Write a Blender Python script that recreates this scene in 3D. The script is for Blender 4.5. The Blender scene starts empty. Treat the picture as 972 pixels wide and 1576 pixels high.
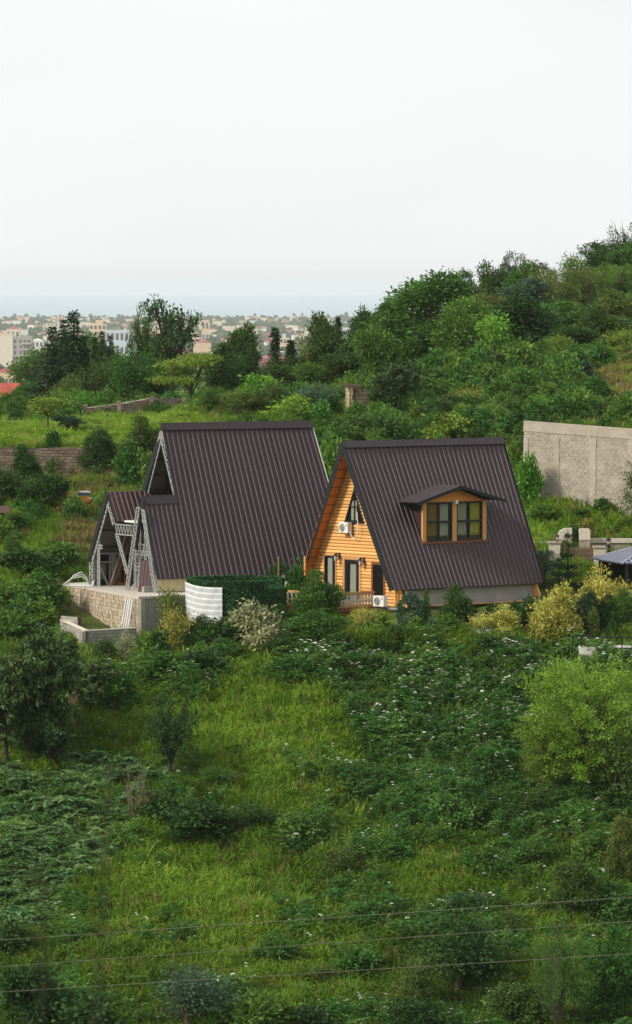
import bpy, math, random
import numpy as np
from mathutils import Vector, Matrix

# ------------------------------------------------------------------ camera, light, exposure
SC = bpy.context.scene
COL = SC.collection
F, CX, CY, HOR, CZ = 8000.0, 486.0, 788.0, 440.0, 50.0      # photo pixels; the eye is 50 m above the coastal plain
PITCH = math.atan((CY - HOR) / F)
cam_d = bpy.data.cameras.new('camera')
cam = bpy.data.objects.new('camera', cam_d); COL.objects.link(cam)
cam.location = (0, 0, CZ)
cam.rotation_euler = (math.pi / 2 - PITCH, 0, 0)
cam_d.sensor_fit = 'VERTICAL'; cam_d.sensor_height = 24.0
cam_d.lens = 24.0 * F / 1576.0
cam_d.clip_start = 0.5; cam_d.clip_end = 80000
cam_d.dof.use_dof = True; cam_d.dof.focus_distance = 322.0; cam_d.dof.aperture_fstop = 10.5
SC.camera = cam

SUN_TO = Vector((-0.78, -0.40, 0.56)).normalized()
sun_d = bpy.data.lights.new('sun', 'SUN'); sun = bpy.data.objects.new('sun', sun_d); COL.objects.link(sun)
sun_d.energy = 1.5; sun_d.angle = math.radians(10); sun_d.color = (1.0, 0.93, 0.82)
sun.rotation_euler = (-SUN_TO).to_track_quat('-Z', 'Y').to_euler()
sun.location = (-60, 0, 120)

world = bpy.data.worlds.new('World'); SC.world = world; world.use_nodes = True
wn = world.node_tree; wn.nodes.clear()
sky = wn.nodes.new('ShaderNodeTexSky'); sky.sky_type = 'NISHITA'; sky.sun_disc = False
sky.sun_elevation = math.asin(SUN_TO.z); sky.sun_rotation = math.atan2(SUN_TO.x, SUN_TO.y)
sky.dust_density = 3.0
mx = wn.nodes.new('ShaderNodeMix'); mx.data_type = 'RGBA'; mx.inputs['Factor'].default_value = 0.96
mx.inputs[7].default_value = (3.75, 3.80, 3.83, 1)                   # an even, bright cloud deck over the clear sky
bg = wn.nodes.new('ShaderNodeBackground'); bg.inputs['Strength'].default_value = 0.1
wo = wn.nodes.new('ShaderNodeOutputWorld')
wtc = wn.nodes.new('ShaderNodeTexCoord'); wmp = wn.nodes.new('ShaderNodeMapping'); wmp.inputs['Scale'].default_value = (3.0, 3.0, 9.0); wmp.inputs['Rotation'].default_value = (0, .25, 0)
wnz = wn.nodes.new('ShaderNodeTexNoise'); wnz.inputs['Scale'].default_value = 2.2; wnz.inputs['Detail'].default_value = 4      # faint structure in the cloud deck
wmr = wn.nodes.new('ShaderNodeMapRange'); wmr.inputs[1].default_value = .3; wmr.inputs[2].default_value = .7; wmr.inputs[3].default_value = .955; wmr.inputs[4].default_value = 1.03
wml = wn.nodes.new('ShaderNodeMix'); wml.data_type = 'RGBA'; wml.blend_type = 'MULTIPLY'; wml.inputs['Factor'].default_value = 1.0; wml.inputs[6].default_value = mx.inputs[7].default_value
wn.links.new(wtc.outputs['Generated'], wmp.inputs[0]); wn.links.new(wmp.outputs[0], wnz.inputs['Vector']); wn.links.new(wnz.outputs['Fac'], wmr.inputs[0])
wn.links.new(wmr.outputs[0], wml.inputs[7]); wn.links.new(wml.outputs[2], mx.inputs[7])
wn.links.new(sky.outputs[0], mx.inputs[6]); wn.links.new(mx.outputs[2], bg.inputs['Color'])
wn.links.new(bg.outputs[0], wo.inputs['Surface'])
SC.view_settings.view_transform = 'Standard'; SC.view_settings.look = 'None'
SC.view_settings.exposure = 1.37; SC.view_settings.gamma = 1.0
cy = SC.cycles
cy.use_denoising = True; cy.max_bounces = 6; cy.diffuse_bounces = 3; cy.glossy_bounces = 2; cy.transmission_bounces = 3
cy.transparent_max_bounces = 6; cy.volume_bounces = 1; cy.caustics_reflective = False; cy.caustics_refractive = False

# ------------------------------------------------------------------ helpers
RNG = np.random.default_rng(7)
def ray_dir(px, py):
    d = Vector(((px - CX) / F, 0, 0)) + Vector((0, math.cos(PITCH), -math.sin(PITCH))) + Vector((0, math.sin(PITCH), math.cos(PITCH))) * ((CY - py) / F)
    return d / d.y
def at(px, py, Y):
    """The world point seen at a photo pixel, Y metres away."""
    return Vector((0, 0, CZ)) + ray_dir(px, py) * Y

def tag(o, label=None, cat=None, group=None, kind=None):
    if label: o['label'] = label
    if cat: o['category'] = cat
    if group: o['group'] = group
    if kind: o['kind'] = kind
    return o
def empty(name, loc, rz=0.0):
    o = bpy.data.objects.new(name, None); COL.objects.link(o)
    o.empty_display_size = 0.3
    o.location = loc; o.rotation_euler = (0, 0, rz)
    return o
def link(name, me, parent=None, loc=None, mat=None):
    o = bpy.data.objects.new(name, me); COL.objects.link(o)
    if parent is not None: o.parent = parent
    if loc is not None: o.location = loc
    if mat is not None and len(o.material_slots):
        o.material_slots[0].link = 'OBJECT'; o.material_slots[0].material = mat
    return o

class MB:
    """Collects faces for ONE mesh object."""
    def __init__(s): s.v = []; s.f = []; s.m = []
    def poly(s, pts, m=0):
        b = len(s.v); s.v += [tuple(p) for p in pts]; s.f.append(tuple(range(b, b + len(pts)))); s.m.append(m); return s
    def mesh(s, pts, faces, m=0):
        b = len(s.v); s.v += [tuple(p) for p in pts]
        for f in faces: s.f.append(tuple(i + b for i in f)); s.m.append(m)
        return s
    def box(s, lo, hi, m=0):
        (a, b, c), (d, e, g) = lo, hi
        p = [(a,b,c),(d,b,c),(d,e,c),(a,e,c),(a,b,g),(d,b,g),(d,e,g),(a,e,g)]
        return s.mesh(p, [(0,3,2,1),(4,5,6,7),(0,1,5,4),(1,2,6,5),(2,3,7,6),(3,0,4,7)], m)
    def beam(s, p0, p1, w, h=None, m=0, up=(0, 0, 1)):
        p0, p1 = Vector(p0), Vector(p1); d = (p1 - p0).normalized(); h = h or w
        u = Vector(up)
        if abs(d.dot(u)) > 0.95: u = Vector((1, 0, 0))
        a = d.cross(u).normalized() * w / 2; b = a.cross(d).normalized() * h / 2
        q = [p0-a-b, p0+a-b, p0+a+b, p0-a+b, p1-a-b, p1+a-b, p1+a+b, p1-a+b]
        return s.mesh(q, [(0,3,2,1),(4,5,6,7),(0,1,5,4),(1,2,6,5),(2,3,7,6),(3,0,4,7)], m)
    def prism(s, pts, off, m=0):
        """A polygon pushed along off."""
        off = Vector(off); n = len(pts); a = [Vector(p) for p in pts]; b = [p + off for p in a]
        s.mesh(a + b, [tuple(range(n)), tuple(reversed(range(n, 2*n)))] + [(i, (i+1) % n, n + (i+1) % n, n + i) for i in range(n)], m)
        return s
    def tube(s, pts, rad, n=6, m=0, cap=True):
        pts = [Vector(p) for p in pts]; k = len(pts); base = len(s.v)
        if not hasattr(rad, '__len__'): rad = [rad] * k
        prev = None
        for i, p in enumerate(pts):
            d = (pts[min(i+1, k-1)] - pts[max(i-1, 0)]).normalized()
            if prev is None:
                prev = d.orthogonal().normalized()
            a = (prev - d * prev.dot(d)).normalized(); b = d.cross(a); prev = a
            for j in range(n):
                t = 2 * math.pi * j / n
                s.v.append(tuple(p + (a * math.cos(t) + b * math.sin(t)) * rad[i]))
        for i in range(k - 1):
            for j in range(n):
                s.f.append((base+i*n+j, base+i*n+(j+1) % n, base+(i+1)*n+(j+1) % n, base+(i+1)*n+j)); s.m.append(m)
        if cap:
            s.f.append(tuple(reversed([base + j for j in range(n)]))); s.m.append(m)
            s.f.append(tuple(base + (k-1)*n + j for j in range(n))); s.m.append(m)
        return s
    def lathe(s, prof, n=12, m=0, c=(0, 0)):
        base = len(s.v); k = len(prof)
        for r, z in prof:
            for j in range(n):
                t = 2*math.pi*j/n; s.v.append((c[0]+r*math.cos(t), c[1]+r*math.sin(t), z))
        for i in range(k-1):
            for j in range(n):
                s.f.append((base+i*n+j, base+i*n+(j+1) % n, base+(i+1)*n+(j+1) % n, base+(i+1)*n+j)); s.m.append(m)
        s.f.append(tuple(reversed([base+j for j in range(n)]))); s.m.append(m)
        s.f.append(tuple(base+(k-1)*n+j for j in range(n))); s.m.append(m)
        return s
    def data(s, name, mats, smooth=False):
        me = bpy.data.meshes.new(name); me.from_pydata(s.v, [], s.f)
        for mt in (mats if isinstance(mats, (list, tuple)) else [mats]): me.materials.append(mt)
        me.polygons.foreach_set('material_index', s.m)
        if smooth: me.polygons.foreach_set('use_smooth', [True] * len(s.f))
        me.update(); return me
    def build(s, name, mats, parent=None, loc=None, smooth=False):
        return link(name, s.data(name, mats, smooth), parent, loc)

# ------------------------------------------------------------------ materials
def mat(name, col, rough=0.8, metal=0.0, var=0.15, scale=2.0, bump=0.0, col2=None, spec=0.3, stretch=(1, 1, 1), contrast=1.0):
    m = bpy.data.materials.new(name); m.use_nodes = True; nt = m.node_tree; b = nt.nodes['Principled BSDF']
    b.inputs['Roughness'].default_value = rough; b.inputs['Metallic'].default_value = metal
    b.inputs['Specular IOR Level'].default_value = spec
    if col2 is None: col2 = tuple(max(0.0, c * (1 - var * 2.2)) for c in col)
    tc = nt.nodes.new('ShaderNodeTexCoord'); mp = nt.nodes.new('ShaderNodeMapping'); mp.inputs['Scale'].default_value = stretch
    nz = nt.nodes.new('ShaderNodeTexNoise'); nz.inputs['Scale'].default_value = scale; nz.inputs['Detail'].default_value = 6; nz.inputs['Roughness'].default_value = 0.65
    rp = nt.nodes.new('ShaderNodeValToRGB')
    rp.color_ramp.elements[0].position = 0.5 - 0.22 / contrast; rp.color_ramp.elements[1].position = 0.5 + 0.22 / contrast
    rp.color_ramp.elements[0].color = (*col2, 1); rp.color_ramp.elements[1].color = (*col, 1)
    nt.links.new(tc.outputs['Object'], mp.inputs[0]); nt.links.new(mp.outputs[0], nz.inputs['Vector'])
    nt.links.new(nz.outputs['Fac'], rp.inputs[0])
    out = rp.outputs[0]
    oi = nt.nodes.new('ShaderNodeObjectInfo'); hs = nt.nodes.new('ShaderNodeHueSaturation')
    mr = nt.nodes.new('ShaderNodeMapRange'); mr.inputs[3].default_value = 1 - var * .6; mr.inputs[4].default_value = 1 + var * .6
    nt.links.new(oi.outputs['Random'], mr.inputs[0]); nt.links.new(mr.outputs[0], hs.inputs['Value']); nt.links.new(out, hs.inputs['Color'])
    nt.links.new(hs.outputs[0], b.inputs['Base Color'])
    if bump:
        bp = nt.nodes.new('ShaderNodeBump'); bp.inputs['Strength'].default_value = bump; bp.inputs['Distance'].default_value = 0.05
        nt.links.new(nz.outputs['Fac'], bp.inputs['Height']); nt.links.new(bp.outputs[0], b.inputs['Normal'])
    return m

def leaf_mat(name, dark, light, transl=0.3, rough=0.55, hue_var=0.03, far=False):
    m = bpy.data.materials.new(name); m.use_nodes = True; nt = m.node_tree; N = nt.nodes; L = nt.links
    b = N['Principled BSDF']; b.inputs['Roughness'].default_value = rough; b.inputs['Specular IOR Level'].default_value = 0.14
    at1 = N.new('ShaderNodeAttribute'); at1.attribute_name = 'tint'
    at2 = N.new('ShaderNodeAttribute'); at2.attribute_name = 'itint'; at2.attribute_type = 'INSTANCER'
    ad = N.new('ShaderNodeMath'); ad.operation = 'ADD'; ad.use_clamp = True
    L.new(at1.outputs['Fac'], ad.inputs[0]); L.new(at2.outputs['Fac'], ad.inputs[1])
    mxn = N.new('ShaderNodeMix'); mxn.data_type = 'RGBA'
    mxn.inputs[6].default_value = (*dark, 1); mxn.inputs[7].default_value = (*light, 1)
    L.new(ad.outputs[0], mxn.inputs['Factor'])
    oi = N.new('ShaderNodeObjectInfo'); hs = N.new('ShaderNodeHueSaturation')
    mr = N.new('ShaderNodeMapRange'); mr.inputs[3].default_value = 0.5 - hue_var; mr.inputs[4].default_value = 0.5 + hue_var * .6
    mv = N.new('ShaderNodeMapRange'); mv.inputs[3].default_value = 1.18; mv.inputs[4].default_value = 0.85
    L.new(oi.outputs['Random'], mr.inputs[0]); L.new(mr.outputs[0], hs.inputs['Hue'])
    L.new(oi.outputs['Random'], mv.inputs[0]); L.new(mv.outputs[0], hs.inputs['Value'])
    L.new(mxn.outputs[2], hs.inputs['Color']); L.new(hs.outputs[0], b.inputs['Base Color'])
    tr = N.new('ShaderNodeBsdfTranslucent'); L.new(hs.outputs[0], tr.inputs['Color'])
    ms = N.new('ShaderNodeMixShader'); ms.inputs[0].default_value = transl
    L.new(b.outputs[0], ms.inputs[1]); L.new(tr.outputs[0], ms.inputs[2])
    L.new(ms.outputs[0], N['Material Output'].inputs['Surface'])
    return m

M = dict(
    roof=mat('brown_metal_sheet', (.054, .029, .036), .45, .0, .12, .8, 0, spec=.24, col2=(.031, .017, .021), stretch=(2.2, .25, .25)),
    roof_red=mat('red_brown_metal_sheet', (.06, .022, .024), .4, .0, .12, .6, 0, spec=.5),
    rib=mat('rib_highlight_tint', (.098, .073, .080), .45, .0, .15, .8, 0, spec=.4),  # glancing-light lines along the ribs, put into a lighter colour than the sheet
    rib_red=mat('red_rib_highlight_tint', (.13, .075, .075), .45, .0, .15, .8, 0, spec=.4),  # same painted highlight for the ribs of the red sheets
    roof_cap=mat('dark_ridge_metal', (.036, .024, .028), .4, .0, .1, 1, 0, spec=.3),
    fascia=mat('dark_green_black_fascia', (.012, .015, .016), .55, 0, .1, 2),
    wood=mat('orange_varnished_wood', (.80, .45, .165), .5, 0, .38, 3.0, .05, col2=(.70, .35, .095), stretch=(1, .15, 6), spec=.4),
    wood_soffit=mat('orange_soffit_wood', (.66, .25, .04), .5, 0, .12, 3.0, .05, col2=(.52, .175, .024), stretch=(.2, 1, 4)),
    trim=mat('tan_wood_trim', (.50, .27, .11), .6, 0, .12, 6),
    post=mat('light_orange_post', (.62, .30, .10), .5, 0, .1, 6),
    redwood=mat('reddish_wood', (.22, .075, .03), .6, 0, .2, 5),
    black=mat('black_frame', (.012, .011, .011), .45, 0, .1, 3),
    dark_in=mat('dark_interior', (.018, .016, .014), .9, 0, .3, 1.5),
    curtain_y=mat('olive_yellow_curtain', (.72, .60, .10), .9, 0, .25, 3, col2=(.5, .42, .07), stretch=(8, 8, .3)),
    curtain_g=mat('grey_net_curtain', (.66, .64, .58), .9, 0, .15, 3, col2=(.46, .45, .41), stretch=(8, 8, .3)),
    curtain_o=mat('brown_curtain', (.55, .32, .08), .9, 0, .25, 3, col2=(.36, .19, .04), stretch=(8, 8, .3)),
    white=mat('white_enamel', (.72, .71, .68), .4, 0, .06, 3),
    grille=mat('dark_grey_fan_grille', (.12, .12, .115), .5, 0, .1, 8),
    pipe=mat('white_plastic_pipe', (.70, .70, .68), .4, 0, .06, 2),
    concrete=mat('grey_concrete', (.33, .32, .30), .9, 0, .16, .9, .3),
    concrete_w=mat('warm_concrete', (.42, .365, .295), .9, 0, .16, 1.1, .3),
    slab=mat('pale_dusty_concrete', (.52, .47, .40), .9, 0, .14, 1.2, .2),
    block_tan=mat('tan_stone_block', (.47, .385, .28), .9, 0, .25, 2.5, .3, col2=(.33, .26, .185)),
    block_grey=mat('grey_concrete_block', (.37, .34, .295), .9, 0, .2, 2.2, .3, col2=(.26, .235, .20)),
    block_warm=mat('warm_grey_block', (.40, .35, .285), .9, 0, .28, .8, .3, col2=(.25, .215, .17)),
    block_old=mat('weathered_terrace_block', (.30, .225, .165), .95, 0, .3, 1.5, .3, col2=(.12, .095, .075)),
    block_yel=mat('yellowish_block', (.62, .49, .29), .9, 0, .2, 1.5, .3),
    mortar=mat('pale_mortar', (.50, .455, .375), .95, 0, .15, 2),
    mortar_d=mat('dark_joint', (.10, .08, .065), .95, 0, .2, 2),
    render_w=mat('off_white_render', (.60, .53, .43), .9, 0, .15, 1.3, .2),
    steel=mat('galvanised_steel', (.45, .46, .45), .5, .2, .2, 5, spec=.5),
    ply=mat('grey_plywood', (.19, .165, .13), .9, 0, .3, .7, col2=(.09, .08, .062)),
    siding_y=mat('pale_yellow_panel', (.62, .53, .30), .6, 0, .08, .8),
    fabric=mat('grey_white_cloth', (.50, .52, .53), .9, 0, .12, 4, .2),
    fabric_w=mat('white_cloth_band', (.70, .71, .71), .9, 0, .05, 4, .2),
    hedge=leaf_mat('artificial_hedge_leaf', (.016, .062, .018), (.055, .17, .045), .15, .6),
    hedge_b=mat('dark_green_backing', (.010, .030, .012), .9, 0, .3, 3),
    bark=mat('grey_brown_bark', (.10, .075, .055), .95, 0, .3, 4, .4),
    bark_d=mat('dark_bark', (.04, .032, .026), .95, 0, .3, 4, .4),
    bark_l=mat('pale_bark', (.24, .18, .13), .95, 0, .3, 4, .4),
    iron=mat('black_iron', (.014, .014, .015), .5, 0, .1, 4),
    rust=mat('rusty_iron', (.10, .045, .03), .8, 0, .3, 5),
    slat=mat('brown_fence_slat', (.20, .125, .085), .7, 0, .25, 3),
    stone_pk=mat('pinkish_stone', (.42, .34, .275), .9, 0, .2, 1.8, .3),
    stone_lt=mat('light_coping', (.62, .55, .45), .9, 0, .12, 2, .2),
    gaz=mat('blue_grey_metal_roof', (.07, .075, .13), .4, 0, .1, 1, spec=.5),
    gaz_l=mat('pale_roof_seam', (.30, .31, .38), .4, 0, .1, 1),
    tarp=mat('grey_tarp', (.34, .35, .38), .6, 0, .3, 3, .5, col2=(.10, .10, .11)),
    hive_o=mat('orange_paint', (.62, .27, .03), .6, 0, .1, 2),
    hive_b=mat('blue_paint', (.10, .14, .26), .6, 0, .1, 2),
    hive_w=mat('white_paint', (.75, .74, .70), .6, 0, .05, 2),
    hive_r=mat('red_paint', (.48, .08, .05), .6, 0, .1, 2),
    tile_red=mat('red_roof_sheet', (.42, .085, .055), .7, 0, .2, .7),
    tile_pk=mat('faded_red_roof', (.40, .14, .12), .8, 0, .25, .2),
    cream=mat('cream_render', (.74, .64, .50), .9, 0, .06, .15),
    peach=mat('peach_render', (.72, .53, .36), .9, 0, .06, .15),
    whitew=mat('white_render', (.76, .74, .70), .9, 0, .05, .15),
    bluew=mat('pale_blue_cladding', (.55, .62, .70), .6, 0, .05, .15),
    greyw=mat('bare_grey_frame', (.42, .39, .37), .9, 0, .12, .2),
    pane_far=mat('far_dark_glass', (.10, .10, .11), .3, 0, .1, .2),
    soil=mat('reddish_brown_soil', (.12, .065, .04), .95, 0, .35, 3, .6, col2=(.05, .03, .02)),
    rock=mat('grey_brown_rock', (.16, .135, .115), .95, 0, .3, 2, .6),
    wire=mat('pale_weathered_wire', (.15, .15, .105), .5, 0, .1, 4, spec=.5),
    lamp_glass=mat('clear_lamp_glass', (.55, .54, .50), .2, 0, .05, 3, spec=.6),
    patio=mat('white_patio_paving', (.62, .60, .57), .8, 0, .08, 1.5),
)
def glass_mat():
    m = bpy.data.materials.new('window_glass'); m.use_nodes = True; nt = m.node_tree; N = nt.nodes
    N.remove(N['Principled BSDF'])
    gl = N.new('ShaderNodeBsdfGlossy'); gl.inputs['Roughness'].default_value = .03; gl.inputs['Color'].default_value = (.9, .93, .95, 1)
    tr = N.new('ShaderNodeBsdfTransparent'); tr.inputs['Color'].default_value = (.82, .84, .82, 1)
    lw = N.new('ShaderNodeLayerWeight'); lw.inputs['Blend'].default_value = .5
    pw = N.new('ShaderNodeMath'); pw.operation = 'POWER'; pw.inputs[1].default_value = 3.0; nt.links.new(lw.outputs['Facing'], pw.inputs[0])
    fr = N.new('ShaderNodeMath'); fr.operation = 'MULTIPLY_ADD'; fr.inputs[1].default_value = .42; fr.inputs[2].default_value = .035; nt.links.new(pw.outputs[0], fr.inputs[0])
    ms = N.new('ShaderNodeMixShader')
    nt.links.new(fr.outputs[0], ms.inputs[0]); nt.links.new(tr.outputs[0], ms.inputs[1]); nt.links.new(gl.outputs[0], ms.inputs[2])
    nt.links.new(ms.outputs[0], N['Material Output'].inputs['Surface'])
    return m
M['glass'] = glass_mat()

# ------------------------------------------------------------------ terrain
_cols = np.array([-700, 0, 130, 250, 380, 520, 700, 850, 972, 1700.0])
_rows = [
 (-400, [78]*10), (-150, [76]*10), (-40, [57]*10), (-5, [48.9]*10), (10, [46.5]*10), (40, [37]*10), (100, [17]*10), (180, [6]*10), (230, [4]*10),  # first rows: unseen hill behind the camera, raised to cut sky light
 (250, [6.5]*10), (268, [11.9]*10), (281, [16.3]*10), (296, [21.9]*10),
 (306, [26, 26.2, 26.4, 26.5, 26.6, 26.7, 26.8, 27.1, 27.6, 27.6]),
 (310, [26.2, 26.7, 26.7, 27.0, 27.8, 28.4, 28.5, 28.5, 28.6, 28.6]),
 (318, [26.8, 28.0, 27.8, 28.1, 29.3, 30.0, 30.1, 29.8, 29.6, 29.6]),
 (326, [27.5, 29.4, 28.9, 29.2, 30.0, 30.2, 30.3, 30.4, 30.4, 30.4]),
 (334, [28.5, 31.0, 30.4, 30.3, 30.6, 30.7, 30.7, 31.0, 31.0, 31.0]),
 (342, [29.5, 32.4, 32.6, 32.0, 31.8, 31.8, 32.0, 32.7, 32.8, 33.0]),
 (350, [30.5, 33.6, 34.0, 33.7, 33.4, 33.2, 34.0, 35.0, 35.4, 36.0]),
 (362, [32.0, 35.0, 35.6, 35.8, 36.0, 36.0, 36.8, 37.6, 38.0, 39.0]),
 (370.4, [33, 36.0, 36.5, 37.0, 37.2, 37.2, 38.0, 39.0, 39.4, 41.0]),
 (371.2, [35, 38.3, 38.4, 37.7, 37.4, 37.3, 38.1, 39.1, 39.5, 41.1]),
 (385, [36, 38.8, 39.0, 39.1, 39.0, 38.8, 39.2, 40.6, 41.2, 43]),
 (402, [36, 39.0, 39.3, 39.7, 40.0, 40.2, 41.0, 42.2, 42.8, 45]),
 (415, [36, 38.9, 39.3, 39.8, 40.1, 40.6, 41.9, 43.0, 43.8, 47]),
 (430, [35, 38.8, 39.4, 40.0, 40.4, 41.0, 42.3, 42.7, 43.2, 48]),
 (470, [33, 37.0, 37.5, 38.0, 39.0, 41.6, 43.9, 44.9, 45.8, 52]),
 (520, [30, 34.0, 34.0, 34.5, 36.0, 42.3, 45.3, 47.0, 49.0, 57]),
 (570, [28, 31.0, 31.0, 31.5, 33.0, 40.0, 45.2, 48.2, 51.2, 60]),
 (650, [26, 29.0, 29.0, 29.0, 30.0, 34.0, 38.0, 43.0, 48.0, 60]),
 (900, [20, 23.0, 23.0, 23.0, 23.0, 24.0, 25.0, 26.0, 28.0, 42]),
 (1500, [4, 4, 4, 4, 4, 4, 5, 6, 8, 20]), (2700, [-22]*9 + [-15]), (4800, [-49]*10), (17500, [-50]*10)]
_ry = np.array([r[0] for r in _rows], float); _rz = np.array([r[1] for r in _rows], float)
_rr = (_cols - CX) / F
def terr(x, y, bumps=True):
    x = np.atleast_1d(np.asarray(x, float)); y = np.atleast_1d(np.asarray(y, float))
    ratio = x / np.maximum(y, 40.0)
    ratio = np.clip(ratio, _rr[0], _rr[-1])
    j = np.clip(np.searchsorted(_rr, ratio) - 1, 0, len(_rr) - 2); t = (ratio - _rr[j]) / (_rr[j+1] - _rr[j])
    i = np.clip(np.searchsorted(_ry, y) - 1, 0, len(_ry) - 2); u = np.clip((y - _ry[i]) / (_ry[i+1] - _ry[i]), 0, 1)
    z = (_rz[i, j]*(1-t) + _rz[i, j+1]*t)*(1-u) + (_rz[i+1, j]*(1-t) + _rz[i+1, j+1]*t)*u
    if bumps:
        a = np.clip((y - 236) / 20, 0, 1) * np.clip((700 - y) / 100, 0, 1)
        a = a * (1 - .8*np.clip(1 - np.abs(y - 325) / 14, 0, 1))
        z = z + a * (.34*np.sin(x*.55 + y*.31 + 1.3) * np.sin(y*.42 - x*.21) + .20*np.sin(x*1.3 - y*.9) * np.sin(x*.7 + y*1.5 + .5) + .06*np.sin(x*2.9 + .3*y) * np.sin(y*3.3 - x))
    return z
def tz(x, y): return float(terr(x, y)[0])
def ground_hit(px, py, y0=255.0, y1=700.0):
    d = ray_dir(px, py); Y = np.arange(y0, y1, .25)
    g = terr(d.x * Y, Y) - (CZ + d.z * Y)
    k = np.argmax(g > 0)
    return float(Y[k]) if g[k] > 0 else y1

def grid_lines(pieces):
    out = []
    for a, b, st in pieces: out += list(np.arange(a, b, st))
    out.append(pieces[-1][1]); return np.array(out)
gx = grid_lines([(-12000, -1000, 1000), (-1000, -200, 100), (-200, -60, 10), (-60, -26, 2), (-26, 36, .8), (36, 60, 2), (60, 200, 10), (200, 1000, 100), (1000, 12000, 1000)])
gy = grid_lines([(-300, 0, 15), (0, 240, 6), (240, 368, .8), (368, 373, .35), (373, 560, 1.0), (560, 700, 4), (700, 1500, 30), (1500, 17000, 250)])
GX, GY = np.meshgrid(gx, gy)
GZ = terr(GX.ravel(), GY.ravel())
nx, ny = len(gx), len(gy)
me = bpy.data.meshes.new('ground')
vs = np.stack([GX.ravel(), GY.ravel(), GZ], 1)
ii = (np.arange(ny-1)[:, None]*nx + np.arange(nx-1)[None]).ravel()
fs = np.stack([ii, ii+1, ii+nx+1, ii+nx], 1)
me.from_pydata(vs.tolist(), [], fs.tolist()); me.polygons.foreach_set('use_smooth', [True]*len(fs)); me.update()
def ground_mat():
    m = bpy.data.materials.new('grassy_soil'); m.use_nodes = True; nt = m.node_tree; N = nt.nodes; L = nt.links
    b = N['Principled BSDF']; b.inputs['Roughness'].default_value = .95; b.inputs['Specular IOR Level'].default_value = .1
    tc = N.new('ShaderNodeTexCoord')
    def noise(s, d=5):
        n = N.new('ShaderNodeTexNoise'); n.inputs['Scale'].default_value = s; n.inputs['Detail'].default_value = d; L.new(tc.outputs['Object'], n.inputs['Vector']); return n
    def ramp(src, stops):
        r = N.new('ShaderNodeValToRGB'); e = r.color_ramp.elements
        while len(e) < len(stops): e.new(.5)
        for k, (p, c) in zip(e, stops): k.position = p; k.color = (*c, 1)
        L.new(src.outputs['Fac'], r.inputs[0]); return r
    r1 = ramp(noise(.22), [(.30, (.045, .062, .014)), (.5, (.085, .125, .022)), (.7, (.125, .155, .030))])
    r2 = ramp(noise(3.0, 8), [(.35, (.55, .55, .5)), (.65, (1.15, 1.15, 1.1))])
    r3 = ramp(noise(.16, 6), [(.60, (0, 0, 0)), (.70, (1, 1, 1))])
    mu = N.new('ShaderNodeMix'); mu.data_type = 'RGBA'; mu.blend_type = 'MULTIPLY'; mu.inputs['Factor'].default_value = 1
    L.new(r1.outputs[0], mu.inputs[6]); L.new(r2.outputs[0], mu.inputs[7])
    mi = N.new('ShaderNodeMix'); mi.data_type = 'RGBA'; mi.inputs[7].default_value = (.12, .095, .045, 1)
    L.new(r3.outputs[0], mi.inputs['Factor']); L.new(mu.outputs[2], mi.inputs[6])
    L.new(mi.outputs[2], b.inputs['Base Color'])
    bp = N.new('ShaderNodeBump'); bp.inputs['Strength'].default_value = .6; bp.inputs['Distance'].default_value = .15
    L.new(noise(4.0, 8).outputs['Fac'], bp.inputs['Height']); L.new(bp.outputs[0], b.inputs['Normal'])
    return m
me.materials.append(ground_mat())
tag(link('ground', me), kind='structure')
sea = MB().poly([(-18000, 16400, -49.3), (18000, 16400, -49.3), (18000, 54000, -49.3), (-18000, 54000, -49.3)])
tag(sea.build('sea', mat('sea_water', (.34, .46, .52), .5, 0, .04, .0008, spec=.5)), kind='structure')
# ------------------------------------------------------------------ metal roof sheets
def roof_sheet(mb, TL, TR, BL, BR, n, out, rib_h=.05, rib_w=.085, thick=.05, lap=True):
    """A ribbed sheet from the ridge edge TL-TR down to the eave BL-BR; out = outward normal."""
    TL, TR, BL, BR, out = map(Vector, (TL, TR, BL, BR, out)); out = out.normalized()
    Lt, Lb = (TR-TL).length, (BR-BL).length
    prof = [(0.0, 0.0)]
    for k in range(n):
        c = (k + .5) / n
        for du, h in ((-rib_w*.5, 0), (-rib_w*.28, 1), (rib_w*.28, 1), (rib_w*.5, 0)):
            prof.append((c + du / max(Lt, Lb), h * rib_h))
    prof.append((1.0, 0.0))
    top = [TL.lerp(TR, u) + out*h for u, h in prof]; bot = [BL.lerp(BR, u) + out*h for u, h in prof]
    k = len(prof)
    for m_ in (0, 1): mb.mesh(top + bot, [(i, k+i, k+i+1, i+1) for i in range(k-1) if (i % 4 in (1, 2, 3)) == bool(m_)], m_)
    lo = [p - out*thick for p in (TL, TR, BR, BL)]
    mb.poly(lo)
    for a, b in ((TL, BL), (BL, BR), (BR, TR), (TR, TL)):
        mb.poly([a, b, b - out*thick, a - out*thick])
def truss(mb, p0, p1, off, n, w=.07, m=0):
    """A flat lattice: two chords and a zigzag between them."""
    p0, p1, off = Vector(p0), Vector(p1), Vector(off)
    mb.beam(p0, p1, w, m=m); mb.beam(p0+off, p1+off, w, m=m)
    for k in range(n):
        a, b = p0.lerp(p1, k/n), p0.lerp(p1, (k+.5)/n); c = p0.lerp(p1, (k+1)/n)
        mb.beam(a + off*.06, b + off*.94, w*.7, m=m); mb.beam(b + off*.94, c + off*.06, w*.7, m=m)

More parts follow.
